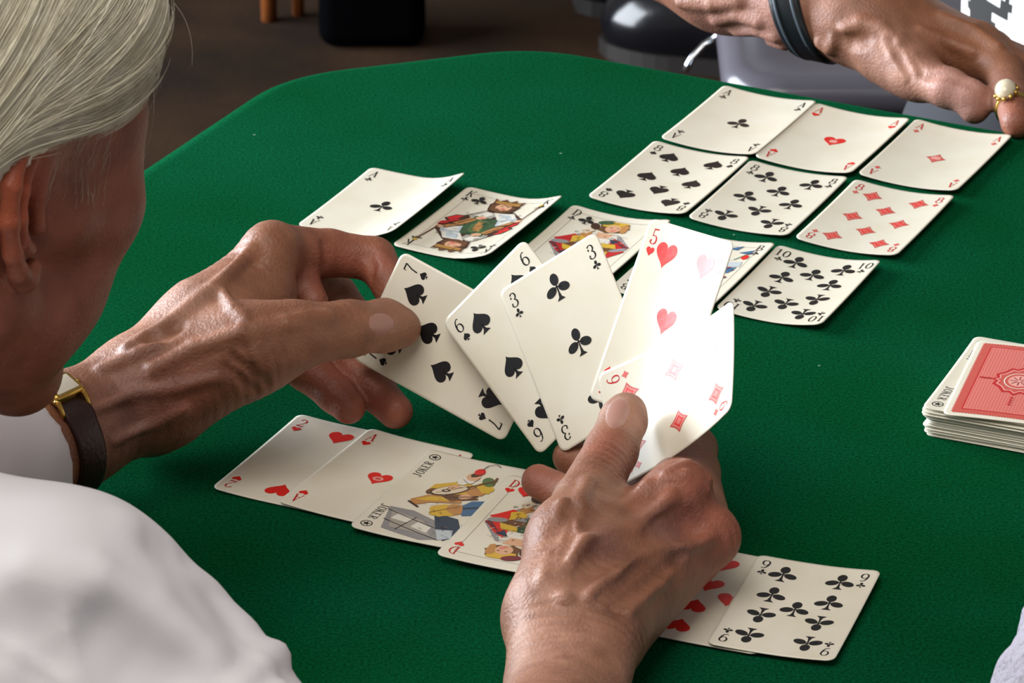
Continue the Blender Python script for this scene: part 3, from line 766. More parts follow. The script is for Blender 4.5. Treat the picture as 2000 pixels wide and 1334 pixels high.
def crease_disp(items):
    """fine transverse wrinkles: (centre, axis, reach, spacing, depth)"""
    def f(V, n):
        d = np.zeros(len(V))
        for c, ax, R, sp_, amp in items:
            q = V-c; e = np.exp(-(q**2).sum(1)/(2*R*R))
            ph = (q@ax)/sp_*2*math.pi+2.4*noise3(V, 70, 7, 2)
            d += -amp*e*(.5+.5*np.cos(ph))**3*np.clip(.6+.9*noise3(V, 130, 12, 1), 0, 1.3)
        return d
    return f

RELB = np.array([-.02, 1.53, TZ+.035])
# ---- right forearm and hand (of the card player)
def right_hand():
    b = Body()
    b.cap(RELB, P(1040, 1530, 1.895), .036, .034, .02)
    b.cap(P(1045, 1530, 1.895), P(1100, 1345, 1.977), .033, .0220, .02)
    b.cap(P(1062, 1350, 1.976), P(1078, 1225, 2.015), .0165, .0195, .008); b.cap(P(1150, 1350, 1.972), P(1170, 1235, 2.012), .0170, .0195, .008); b.cap(P(1100, 1340, 1.982), P(1125, 1235, 2.018), .0215, .0235, .008)
    b.cap(P(1130, 1215, 2.022), P(1305, 985, 2.088), .024, .0155, .014)     # index metacarpal
    b.cap(P(1140, 1220, 2.025), P(1376, 1048, 2.095), .023, .0130, .014)     # middle
    b.cap(P(1145, 1230, 2.025), P(1345, 1090, 2.100), .021, .0125, .012)    # ring
    b.cap(P(1135, 1240, 2.022), P(1285, 1125, 2.090), .020, .0125, .012)    # little
    b.cap(P(1090, 1190, 2.02), P(1110, 1050, 2.055), .0215, .0175, .014)    # ball of the thumb
    b.cap(P(1130, 1085, 2.05), P(1225, 1020, 2.085), .017, .011, .014)     # web
    b.chain(jp((1108, 1060, 2.05, 17), (1140, 985, 2.078, 14.2), (1194, 880, 2.118, 12.2), (1217, 822, 2.139, 11.0), (1222, 808, 2.144, 10.0)), .008, .003)
    b.chain(jp((1315, 985, 2.09, 15.5), (1330, 950, 2.142, 14.4), (1354, 878, 2.180, 11.2), (1270, 818, 2.190, 9.6), (1200, 812, 2.208, 8.5)), .006, .003)
    b.chain(jp((1378, 1045, 2.095, 13.2), (1358, 930, 2.165, 11), (1270, 880, 2.20, 10), (1190, 868, 2.205, 8.8)), .006, .004)
    b.chain(jp((1345, 1090, 2.100, 12.5), (1310, 985, 2.150, 10.8), (1210, 930, 2.185, 9.6), (1115, 893, 2.195, 8.8)), .005, .004)
    b.chain(jp((1285, 1125, 2.09, 12.5), (1230, 1035, 2.130, 10.2), (1120, 972, 2.156, 9.0), (1052, 940, 2.172, 8.2)), .005, .004)
    # knuckles
    b.cap(P(1390, 1040, 2.086), P(1394, 1050, 2.088), .0115, .0115, .008)
    b.cap(P(1325, 958, 2.080), P(1335, 948, 2.086), .0115, .0115, .010)
    L = [([(1105, 1165), (1125, 1090), (1165, 1030), (1215, 990), (1265, 950)], .0042),      # extensor tendon
         ([(1150, 1160), (1205, 1100), (1260, 1030), (1310, 975)], .0034), ([(1185, 1180), (1260, 1120), (1330, 1070), (1385, 1050)], .0032),
         ([(1085, 1090), (1100, 1040), (1130, 985), (1150, 940)], .0030), ([(1130, 1040), (1118, 1000), (1100, 980), (1092, 1010)], .0017),
         ([(1150, 1070), (1220, 1060), (1290, 1045), (1350, 1048)], .0018), ([(1200, 1130), (1250, 1075), (1300, 1055)], .0016), ([(1060, 1130), (1075, 1080), (1096, 1045)], .0017),
         ([(1230, 1190), (1290, 1140), (1340, 1090)], .0017), ([(1300, 925), (1345, 905), (1385, 935)], .0014), ([(1290, 940), (1340, 925), (1380, 955)], .0012)]
    ridges(b, L, k=.0042, sink=.2)
    ridges(b, [([(1120, 1128), (1180, 1088), (1240, 1052), (1300, 1030), (1345, 1028)], .0058), ([(1200, 1170), (1270, 1110), (1330, 1085)], .0042), ([(1245, 955), (1228, 978), (1200, 990), (1160, 1020)], .0038), ([(1085, 1075), (1095, 1030), (1120, 985)], .003)], k=.008, sink=.35, op='s')
    ax = lambda p, q: unit(P(*q)-P(*p))
    items = [(P(1178, 885, 2.09), ax((1128, 985, 2.078), (1186, 880, 2.118)), .009, .0050, .0010),
             (P(1215, 1120, 1.995), ax((1110, 1290, 2.0), (1180, 1130, 2.04)), .026, .0052, .0013),
             (P(1330, 910, 2.085), ax((1335, 975, 2.09), (1352, 905, 2.125)), .014, .0038, .0008),
             (P(1100, 1240, 1.97), ax((1095, 1330, 1.985), (1120, 1225, 2.02)), .030, .0060, .0009),
             (P(1420, 1040, 2.08), ax((1395, 1050, 2.097), (1375, 925, 2.165)), .012, .0044, .0008)]
    V, F = mesh_body(b, .0014, disp=crease_disp(items))
    bl_ = [(P(1345, 950, 2.07), .014, RED, .45), (P(1412, 1040, 2.08), .014, RED, .45), (P(1190, 880, 2.10), .010, RED, .4), (P(1210, 800, 2.13), .010, PALE, .5), (P(1050, 935, 2.165), .012, RED, .5), (P(1380, 870, 2.14), .014, RED, .45),
           (P(1040, 1280, 1.97), .03, PALE, .45), (P(1060, 1120, 2.0), .02, PALE, .4), (P(1210, 1150, 2.0), .018, SPOT, .35), (P(1255, 1090, 2.03), .01, SPOT, .4), (P(1180, 1060, 2.03), .008, VEIN, .4), (P(1290, 1050, 2.06), .01, VEIN, .5)]
    r = np.random.default_rng(5)
    for q in trace_many(b, np.stack([r.uniform(1020, 1380, 16), r.uniform(960, 1320, 16)], 1), 1.75): bl_.append((q, r.uniform(.0016, .0035), SPOT, r.uniform(.3, .6)))
    return b, V, F, toner(V, BASE, bl_)

# ---- left forearm and hand
def left_hand():
    b = Body()
    b.cap(P(-420, 1120, 2.03), P(-120, 965, 2.12), .038, .034, .02)
    b.cap(P(-120, 965, 2.12), P(130, 845, 2.185), .033, .0255, .014)
    b.cap(P(130, 845, 2.185), P(265, 775, 2.205), .0255, .0262, .014)
    b.cap(P(272, 768, 2.21), P(530, 500, 2.262), .0245, .0145, .014)        # index metacarpal
    b.cap(P(285, 765, 2.222), P(555, 525, 2.290), .024, .0140, .014)       # middle
    b.cap(P(290, 775, 2.23), P(555, 600, 2.290), .023, .0130, .014)       # ring
    b.cap(P(290, 785, 2.228), P(520, 660, 2.275), .021, .0125, .014)       # little
    b.cap(P(330, 755, 2.20), P(495, 682, 2.196), .0265, .0205, .014)        # ball of the thumb
    b.cap(P(420, 640, 2.225), P(520, 580, 2.24), .024, .014, .02)         # web
    b.chain(jp((490, 682, 2.196, 20), (575, 655, 2.202, 16.2), (680, 642, 2.220, 13.2), (752, 636, 2.2385, 12.4), (784, 640, 2.2425, 9.6)), .012, .005)
    b.chain(jp((532, 492, 2.262, 14.5), (642, 494, 2.285, 11.6), (730, 506, 2.288, 10.8), (764, 556, 2.272, 9.4), (768, 572, 2.268, 8.6)), .006, .003)
    b.chain(jp((558, 525, 2.290, 14), (655, 580, 2.312, 11), (715, 650, 2.298, 9.8), (745, 705, 2.283, 8.6)), .004, .003)
    b.chain(jp((560, 600, 2.290, 13.5), (650, 690, 2.292, 11), (735, 765, 2.273, 9.8), (772, 803, 2.262, 8.8)), .004, .003)
    b.chain(jp((525, 665, 2.275, 13), (600, 722, 2.276, 10.5), (655, 770, 2.265, 9.2), (681, 795, 2.259, 8.4)), .004, .003)
    b.cap(P(524, 486, 2.247), P(532, 484, 2.25), .0115, .0115, .010)      # knuckle
    b.cap(P(595, 560, 2.268), P(612, 590, 2.262), .0085, .0075, .006)      # fold of the palm under the index
    L = [([(250, 680), (330, 630), (420, 560), (490, 490)], .0034), ([(300, 720), (380, 680), (470, 650), (560, 632), (640, 618)], .0036), ([(200, 720), (270, 690), (330, 665)], .003),
         ([(180, 800), (260, 770), (340, 760), (420, 740)], .0020), ([(230, 860), (300, 830), (360, 800)], .0018), ([(430, 560), (455, 600), (480, 625)], .0016)]
    ridges(b, L, k=.0042, sink=.2)
    ridges(b, [([(455, 700), (490, 725), (520, 752)], .0016), ([(440, 715), (470, 740), (500, 765)], .0013), ([(300, 660), (325, 655), (345, 640)], .0036), ([(634, 480), (638, 500), (636, 520)], .0016), ([(725, 500), (728, 520), (724, 540)], .0016)], k=.004, sink=.4, op='s')
    ax = lambda p, q: unit(P(*q)-P(*p))
    items = [(P(500, 740, 2.175), ax((490, 690, 2.196), (575, 655, 2.202)), .016, .0056, .0009), (P(680, 630, 2.205), ax((575, 655, 2.202), (680, 642, 2.22)), .012, .0046, .0007),
             (P(480, 500, 2.24), ax((270, 775, 2.21), (525, 495, 2.262)), .016, .0050, .0007), (P(300, 800, 2.18), ax((130, 845, 2.185), (265, 780, 2.205)), .025, .006, .0005)]
    V, F = mesh_body(b, .0014, disp=crease_disp(items))
    bl_ = [(P(640, 500, 2.28), .012, RED, .5), (P(750, 530, 2.275), .012, RED, .5), (P(600, 570, 2.27), .014, RED, .6), (P(775, 805, 2.26), .012, RED, .55), (P(680, 790, 2.26), .012, RED, .55), (P(650, 730, 2.27), .018, RED, .5),
           (P(740, 640, 2.23), .012, PALE, .35), (P(432, 615, 2.21), .0035, SPOT, .75), (P(330, 600, 2.21), .02, PALE, .3), (P(260, 790, 2.18), .015, VEIN, .35), (P(230, 850, 2.17), .014, VEIN, .35), (P(370, 770, 2.18), .012, RED, .35)]
    r = np.random.default_rng(8)
    for q in trace_many(b, np.stack([r.uniform(220, 520, 12), r.uniform(620, 820, 12)], 1), 1.9): bl_.append((q, r.uniform(.0015, .003), SPOT, r.uniform(.25, .5)))
    return b, V, F, toner(V, BASE*.97, bl_)

# ---- head
AZ, HP = math.radians(42), math.radians(20)
hR = np.array([math.cos(AZ), -math.sin(AZ), 0]); hF = np.array([math.sin(AZ)*math.cos(HP), math.cos(AZ)*math.cos(HP), -math.sin(HP)]); hU = np.cross(hR, hF)
HR = np.stack([hF, hR, hU])                       # rows: forward, right, up
HO = P(55, 418, 1.87)-hR*.074+hF*.005+hU*.005
def hl(f, r, u): return HO+hF*f*mm+hR*r*mm+hU*u*mm
NECK = np.array([-.315, 1.70, TZ+.155])
def head():
    b = Body()
    b.ell(hl(-16, 0, 35), HR, np.array([.090, .074, .085]))
    b.ell(hl(36, 0, -22), HR, np.array([.052, .055, .078]), .02)
    for s in (1, -1):
        b.cap(hl(5, 52*s, -48), hl(66, 20*s, -88), .020, .018, .025)
        b.cap(hl(61, 45*s, -4), hl(30, 57*s, -8), .019, .016, .016)
        b.cap(hl(56, 36*s, -45), hl(36, 43*s, -60), .019, .020, .02)
        b.ell(hl(46, 38*s, 36), HR, np.array([.030, .026, .030]), .02)
    b.cap(hl(76, 0, -92), hl(80, 0, -88), .016, .016, .016)
    b.cap(hl(76, -26, 27), hl(76, 26, 27), .011, .011, .012)
    b.cap(hl(92, 0, 18), hl(112, 0, -24), .007, .010, .010)
    for s in (1, -1): b.cap(hl(100, 9*s, -27), hl(98, 10*s, -29), .0075, .0075, .006)
    b.cap(hl(92, -15, -54), hl(92, 15, -54), .0065, .0065, .008); b.cap(hl(91, -13, -63), hl(91, 13, -63), .0068, .0068, .006)
    for s in (1, -1):
        b.cap(hl(93, 28*s, 8), hl(91, 30*s, 8), .012, .011, .010, 's')
        b.cap(hl(74, 28*s, 8), hl(74, 29*s, 8), .0125, .0125, .002)
        b.cap(hl(76, 20*s, 15), hl(74, 36*s, 14), .0065, .006, .004); b.cap(hl(75, 20*s, 1), hl(73, 36*s, 1), .0062, .006, .004)
        b.cap(hl(57, 44*s, 28), hl(61, 44*s, 0), .0135, .0165, .016); b.cap(hl(58, 40*s, -18), hl(50, 40*s, -42), .0190, .0200, .02)
    b.cap(hl(-22, 0, -60), NECK, .050, .055, .03)
    for s in (1, -1):                              # ears
        e = Body(); ct, st = math.cos(.26), math.sin(.26)
        def ep(a, u, out=0.): return hl(-6+a*ct-u*st, s*(75-.48*a+out), -6+u*ct+a*st)
        hx = [(11, 6, 3.4), (14, 19, 3.4), (10, 28, 3.6), (0, 33, 3.9), (-11, 30, 4.1), (-17, 19, 4.1), (-18, 4, 3.9), (-14, -11, 3.7), (-8, -21, 4.2), (-1, -27, 5.0), (5, -24, 4.2)]
        e.chain([(ep(a, u), r*mm) for a, u, r in hx], .004, .003)
        e.chain([(ep(3, 22, -1), .0026), (ep(-7, 14, 0), .0032), (ep(-9, 2, 0), .0034), (ep(-5, -10, 0), .0032), (ep(3, -15, 0), .003)], .003, .003)
        e.chain([(ep(-4, 20, -7), .0045), (ep(-7, 4, -8), .006), (ep(-4, -14, -6), .005)], .005, .005)
        e.cap(ep(12, 0, -1), ep(12, -9, -1), .0026, .0034, .005)
        b.sub(e, .006)
    # folds of the cheek and the brow
    disp0 = None
    V, F = mesh_body(b, .0019, lo=None, hi=None)
    bl_ = [(hl(-15, 80, 5), .018, S(196, 92, 52)[:3], .75), (hl(60, 55, -15), .03, S(150, 84, 66)[:3], .5), (hl(20, 68, 20), .018, PALE, .25), (hl(30, 60, -50), .03, S(140, 80, 60)[:3], .5), (hl(92, 0, -58), .012, RED, .7)]
    r = np.random.default_rng(2)
    for _ in range(26): bl_.append((hl(r.uniform(10, 80), r.uniform(45, 72), r.uniform(-80, 50)), r.uniform(.002, .006), S(120, 66, 48)[:3], r.uniform(.2, .45)))
    return b, V, F, toner(V, FACE, bl_)

rb, rV, rF, rT = right_hand()
lb, lV, lF, lT = left_hand()
hb, hV, hF_, hT = head()
# hidden core that joins head and arms under the shirt
RS, LS = P(95, 1290, 1.845), np.array([-.47, 1.76, TZ+.12])
core = Body(); core.cap(NECK, NECK+[-.03, -.04, -.07], .052, .045, .02)
core.cap(RS, LS, .036, .036, .03)
core.cap(RS, RELB, .038, .034, .02); core.cap(LS, P(-420, 1120, 2.03), .038, .036, .02)
cV, cF = mesh_body(core, .004)
def join(parts):
    V = []; F = []; T = []; n = 0
    for v, f, t in parts: V.append(v); F.append(f+n); T.append(t); n += len(v)
    return np.concatenate(V), np.concatenate(F), np.concatenate(T)
PV, PF, PT = join([(hV, hF_, hT), (rV, rF, rT), (lV, lF, lT), (cV, cF, toner(cV, BASE, []))])
person = body_obj('person', PV, PF, M['skin'], tone=PT, origin=np.array([-.36, 1.62, 0]))
tag(person, 'white-haired card player in a white shirt holding a fan of cards', 'person')

# nails
def nail(body, parent, cx, cy, ang, L, Wd, d0, up=.0005):
    """L, Wd in pixels of the view; the plate follows the finger's own surface"""
    a = math.radians(ang); n = 13
    x, y = [q.ravel() for q in np.meshgrid(np.linspace(-1, 1, n), np.linspace(-1, 1, n), indexing='ij')]
    sx = x*np.sqrt(1-y*y*.5); sy = y*np.sqrt(1-x*x*.5); rr = np.hypot(sx, sy)
    s = trace_many(body, np.stack([cx+sx*L/2*math.cos(a)-sy*Wd/2*math.sin(a), cy+sx*L/2*math.sin(a)+sy*Wd/2*math.cos(a)], 1), d0)
    V = s+grad(body, s.astype(np.float32))*(up*(1-rr**4)-.0005*rr**6)[:, None]
    F = [(i*n+j, (i+1)*n+j, (i+1)*n+j+1, i*n+j+1) for i in range(n-1) for j in range(n-1)]
    o = new_obj('fingernail', np.array(V), F, M['nail'], parent, origin=np.mean(V, 0)); return o
nail(rb, person, 1206, 806, -68, 74, 50, 1.9)['label'] = 'right thumbnail'
nail(lb, person, 745, 632, 6, 56, 46, 2.0)['label'] = 'left thumbnail'

# ---- hair
hairb = Body()
hairb.ell(hl(-15, 0, 40), HR, np.array([.103, .086, .095]))
hairb.ell(hl(34, 8, 74), HR, np.array([.048, .060, .040]), .03)
hairb.ell(hl(-58, 0, -10), HR, np.array([.056, .066, .062]), .03)
HLX = np.array([-140, -100, -60, -35, -18, 5, 30, 50, 66, 80, 120]); HLY = np.array([-75, -72, -60, -30, 18, 32, 32, 35, 48, 78, 100])
class HairFn:
    def bounds(s): return hairb.bounds()
    def __call__(s, p):
        d = hairb(p); q = (np.asarray(p)-HO.astype(np.float32))@HR.T.astype(np.float32)*1000
        h = np.interp(q[:, 0], HLX, HLY)
        e = ((h-q[:, 2])*.6*mm).astype(np.float32); k = .006
        t = np.maximum(k-np.abs(d-e), 0)/k; return np.maximum(d, e)+t*t*(k/4)
hf = HairFn()
def hair_disp(V, n):
    q = (V-HO)@HR.T*1000
    return .5*(.0009*np.sin(q[:, 0]*.35+q[:, 2]*.75+2*np.sin(q[:, 2]*.05)+q[:, 0]*.02*q[:, 2]*.05)+.0006*np.sin(q[:, 0]*.8+q[:, 2]*1.3))
hv, hfc = mesh_body(hf, .0022, disp=hair_disp)
cap = body_obj('hair', hv, hfc, M['hair'], person, origin=HO); cap['label'] = 'combed-back white hair'
def strands(n=8000):
    r = np.random.default_rng(11); nc = 420
    cth = r.uniform(-.35, 2.7, nc); cphi = r.uniform(-.2, 1.3, nc); coff = r.uniform(-.0004, .0016, nc); cw_ = r.normal(0, .07, nc)
    ci = r.integers(0, nc, n)
    th = cth[ci]+r.normal(0, .035, n); phi = cphi[ci]+r.normal(0, .03, n)
    d = np.stack([np.cos(phi)*np.cos(th), np.cos(phi)*np.sin(th)*.9+.15, np.sin(phi)], 1)
    p = (hl(-15, 0, 40)+(d*np.array([.115, .095, .105]))@HR).astype(np.float32)
    steps = 20; path = []; off = (coff[ci]+r.uniform(-.0003, .0004, n)+(r.random(n) < .012)*r.uniform(.001, .004, n)).astype(np.float32)
    wob = cw_[ci]+r.normal(0, .025, n)
    alive = np.ones(n, bool); stop = np.full(n, steps)
    for s in range(steps):
        for _ in range(1 if s else 3): p = p-(hairb(p)-off)[:, None]*grad(hairb, p)
        path.append(p.copy())
        q = (p-HO)@HR.T*1000
        hgt = np.interp(q[:, 0], HLX, HLY)
        t = np.clip((q[:, 2]-hgt)/75, 0, 1)
        fi = np.radians(80-52*t)+wob
        dirv = (-np.cos(fi)[:, None]*hU-np.sin(fi)[:, None]*hF)
        g = grad(hairb, p); dirv = dirv-(dirv*g).sum(1)[:, None]*g; dirv /= np.linalg.norm(dirv, axis=1)[:, None]+1e-9
        bad = (q[:, 2] < hgt-2+4*r.random(n)) & alive
        stop[bad] = np.minimum(stop[bad], s+1); alive &= ~bad
        p = (p+dirv*.0066).astype(np.float32)
    path = np.stack(path, 1); V = []; F = []; m = 0
    for i in range(n):
        k = stop[i]
        if k < 4: continue
        pts = path[i, :k]; T = np.gradient(pts, axis=0); T /= np.linalg.norm(T, axis=1)[:, None]+1e-9
        out = pts-HO; u = np.cross(T, out); u /= np.linalg.norm(u, axis=1)[:, None]+1e-9; w = np.cross(u, T)
        rad = (.00012+.00016*r.random())*np.clip(np.sin(np.linspace(.25, 3.0, k)), .2, 1)[:, None]
        V.append(np.stack([pts+u*rad, pts-u*rad*.5+w*rad*.8, pts-u*rad*.5-w*rad*.8], 1).reshape(-1, 3))
        a = np.arange(k-1)[:, None]*3+m
        for j in range(3): F.append(np.concatenate([a+j, a+(j+1) % 3, a+3+(j+1) % 3, a+3+j], 1))
        m += 3*k
    return np.concatenate(V).astype(float), np.concatenate(F)
sv, sf = strands()
st = body_obj('hair_strands', sv, sf, M['hair'], cap, origin=HO); st['kind'] = 'stuff'
# loose hairs standing off the temple, and the fine sideburn
def loose():
    r = np.random.default_rng(3); V = []; F = []; n = 0
    for i in range(20):
        a = hl(r.uniform(56, 74), r.uniform(25, 60), r.uniform(52, 96)); k = 12
        dirv = unit(hF*r.uniform(.2, .7)+hR*r.uniform(-.1, .6)-hU*r.uniform(.3, 1.3)); bend = unit(-hF*1.0-hU*.6)*r.uniform(.4, 1.0)
        L = r.uniform(.018, .045); pts = [a+dirv*L*t+bend*L*t*t*.8 for t in np.linspace(0, 1, k)]
        v, f = tube(pts, np.linspace(.00008, .00004, k), 3); V.append(v); F += [tuple(q+n for q in g) for g in f]; n += len(v)
    for i in range(110):
        f0, u0 = r.uniform(10, 46), r.uniform(8, 36); s = hl(f0, 90, u0).astype(np.float32)[None]
        for _ in range(6): s = s-(hb(s)-np.float32(.0004))[:, None]*grad(hb, s)
        a = s[0].astype(float); dirv = unit(-hU*1.0+hF*r.uniform(-.35, .15)); g = grad(hb, s)[0]; k = 6; L = r.uniform(.004, .010)
        pts = [a+(dirv-(dirv@g)*g)*L*t+g*.0007*math.sin(3*t) for t in np.linspace(0, 1, k)]
        v, f = tube(pts, .00005, 3); V.append(v); F += [tuple(q+n for q in g_) for g_ in f]; n += len(v)
    o = new_obj('loose_hairs', np.concatenate(V), F, M['hair'], cap, origin=HO); o['kind'] = 'stuff'
loose()
for s in (1, -1):                                 # eyes
    bm = bmesh.new(); bmesh.ops.create_uvsphere(bm, u_segments=20, v_segments=12, radius=.0122)
    V = np.array([v.co[:] for v in bm.verts]); F = [[v.index for v in f.verts] for f in bm.faces]; bm.free()
    c = hl(76, 28*s, 8); e = new_obj('eye', V+c, F, M['ink_w'], person, origin=c)
    V, F = tube([c+hF*.0112, c+hF*.0124], [.005, .0046], 18); new_obj('iris', V, F, M['ink_B'], e, origin=c+hF*.012)

# ---- white shirt
def shirt():
    b = Body()
    b.cap(P(85, 1288, 1.845), P(340, 1490, 1.845), .0585, .054, .03)
    b.cap(P(340, 1490, 1.845), RELB+[-.06, .0, .03], .054, .048, .02)
    b.cap(P(85, 1288, 1.845), LS+[.02, .0, -.01], .056, .058, .05)
    b.cap(NECK+[-.02, -.03, -.035], NECK+[-.06, -.10, -.33], .095, .14, .06)
    b.cap(NECK+[.06, -.09, -.12], NECK+[.0, -.14, -.36], .09, .12, .06)
    b.cap(LS+[-.01, 0, -.02], P(-420, 1120, 2.03), .062, .052, .03)
    b.cap(P(-420, 1120, 2.03), P(30, 893, 2.164), .050, .0375, .03)
    # folds on the sleeve
    ridges(b, [([(285, 1040), (350, 1085), (420, 1150), (470, 1210), (505, 1260)], .006), ([(60, 1110), (190, 1130), (300, 1190), (400, 1280)], .006)], d0=1.4, k=.016, sink=.5)
    ridges(b, [([(320, 1040), (390, 1085), (440, 1140), (485, 1205)], .006), ([(200, 1250), (260, 1290), (330, 1330)], .006), ([(90, 1280), (60, 1240), (20, 1230)], .005)], d0=1.4, k=.02, sink=.4, op='s')
    ridges(b, [([(-30, 1243), (30, 1275), (80, 1303), (130, 1336), (200, 1390)], .0016)], d0=1.4, k=.003, sink=.2)     # armhole seam
    ridges(b, [([(470, 1345), (515, 1300), (548, 1276)], .0045), ([(500, 1400), (550, 1340), (590, 1315)], .0035)], d0=1.4, k=.006, sink=.3)
    # cuff of the left sleeve, cut square to the forearm
    ax = unit(P(130, 845, 2.185)-P(-120, 965, 2.12))
    g = Body(); g.ops = list(b.ops)
    keep = Body(); keep.sub(g, .001)
    keep.cut(P(26, 893, 2.164), ax, .002)
    # only the cuff is cut: everything to its right belongs to the other arm
    class Fn:
        def bounds(s): return g.bounds()
        def __call__(s, p):
            d = g(p); q = np.asarray(p)-P(26, 893, 2.164).astype(np.float32)
            e = q@ax.astype(np.float32); near = (q**2).sum(1) < .075**2
            return np.where(near & (e > -.02), np.maximum(d, e), d)
    f = Fn()
    def disp(V, n):
        return .0016*noise3(V, 22, 5, 3)+.0008*noise3(V, 70, 6, 2)
    V, F = mesh_body(f, .0035, disp=disp)
    o = body_obj('shirt', V, F, M['shirt'], person, origin=NECK); o['label'] = 'white cotton shirt'
    # collar
    pts = []; r = np.linspace(0, 2*math.pi, 25)
    nd = unit(hl(-22, 0, -60)-NECK); e1 = unit(np.cross(nd, [0, 0, 1])); e2 = np.cross(nd, e1)
    V = []; F = []
    for k, (rr, hh) in enumerate(((.062, -.03), (.060, .0), (.062, .018), (.068, .014), (.078, -.012))):
        for a in r[:-1]: V.append(NECK+nd*hh+(e1*math.cos(a)+e2*math.sin(a))*rr)
    m = 24
    for k in range(4):
        for j in range(m): F.append((k*m+j, k*m+(j+1) % m, (k+1)*m+(j+1) % m, (k+1)*m+j))
    new_obj('collar', np.array(V), F, M['shirt'], o, origin=NECK)
    # seat, legs
    t = Body(); hip = NECK+[-.07, -.16, -.42]
    fw = unit(np.array([.45, .89, 0])); rt = np.array([.89, -.45, 0])
    t.cap(hip-rt*.09, hip+rt*.09, .12, .12, .05)
    for s in (1, -1):
        kn = hip+fw*.40+rt*.11*s+[0, 0, .0]; kn[2] = .50; an = kn.copy(); an[2] = .06; an -= fw*.03
        t.cap(hip+rt*.09*s, kn, .085, .062, .04); t.cap(kn, an, .062, .045, .03); t.cap(an+[0, 0, -.01], an+fw*.13+[0, 0, -.02], .040, .034, .02)
    V, F = mesh_body(t, .008); V[:, 2] = np.maximum(V[:, 2], 0)
    body_obj('trousers', V, F, M['trousers'], person, origin=hip)
shirt()

# ------------------------------------------------------------------ wrist wear
def band(body, c, ax, w, thick, nseg=64, bulge=.0006, reach=.045):
    """a strap that follows the wrist it is worn on"""
    e1 = unit(np.cross(ax, [0, 0, 1])); e2 = np.cross(ax, e1)
    prof = [(-.5, 0), (-.5, .8), (-.42, 1), (.42, 1), (.5, .8), (.5, 0)]
    t = 2*math.pi*np.arange(nseg)/nseg; d = np.repeat(np.cos(t)[:, None]*e1+np.sin(t)[:, None]*e2, len(prof), 0)
    pr = np.tile(np.array(prof), (nseg, 1)); q = c+pr[:, :1]*w*ax
    V = q+d*(outward(body, q, d, reach)+bulge+thick*pr[:, 1]-.0004*(pr[:, 1] == 0))[:, None]
    k = len(prof); F = []
    for i in range(nseg):
        j = (i+1) % nseg
        for s in range(k-1): F.append((i*k+s, j*k+s, j*k+s+1, i*k+s+1))
    return np.array(V), F, e1, e2
def wrist_watch():
    ax = unit(P(265, 780, 2.205)-P(-120, 965, 2.12)); c = P(92, 864, 2.178)
    V, F, e1, e2 = band(lb, c, ax, .0155, .0022)
    root = empty('wrist_watch', c)
    new_obj('strap', V, F, M['leather'], root, origin=c)['label'] = 'dark brown leather strap'
    tc_ = unit(CAM-c); upv = unit(np.cross(ax, np.cross([0, 0, 1.], ax))); n = .62*(tc_-ax*(tc_@ax))+.78*upv; n = unit(n-ax*(n@ax)); side = np.cross(n, ax)
    s = c+n*outward(lb, c[None], n[None])[0]
    o = s-ax*((s-c)@ax)+n*.0042                                    # case sits on the outer side of the wrist
    V, F = rbox(.0185, .0135, .0056, .0018); cs = new_obj('watch_case', frame(V, o, ax, side, n), F, M['gold'], root, origin=o)
    V, F = rbox(.0130, .0095, .0008, .0003); new_obj('dial', frame(V, o+n*.0029, ax, side, n), F, M['glass'], cs, origin=o+n*.0029)
    for sa in (1, -1):
        for sd in (1, -1):
            p = [o+ax*.0082*sa+side*sd*t*mm-n*((t-5)**2*.00009) for t in np.linspace(5, 12.5, 7)]
            V, F = tube(p, np.linspace(.0017, .0010, 7), 8); new_obj('lug', V, F, M['gold'], root, origin=p[0])
    V, F = tube([o+ax*.0092, o+ax*.0112], .0014, 10); new_obj('crown', V, F, M['gold'], root, origin=o+ax*.010)
    tag(root, 'gold watch on a dark brown leather strap on the left wrist', 'watch')
wrist_watch()

def other_head(base, az, pitch=.1):
    """head and neck of another player, neck ending at base; returns vertices, faces and the hair"""
    R2 = np.array([math.cos(az), -math.sin(az), 0]); F2 = np.array([math.sin(az)*math.cos(pitch), math.cos(az)*math.cos(pitch), -math.sin(pitch)]); B2 = np.stack([F2, R2, np.cross(R2, F2)])
    nk = (NECK-HO)@HR.T@B2; O2 = np.asarray(base)-nk
    return O2+(hV-HO)@HR.T@B2, O2+(hv-HO)@HR.T@B2
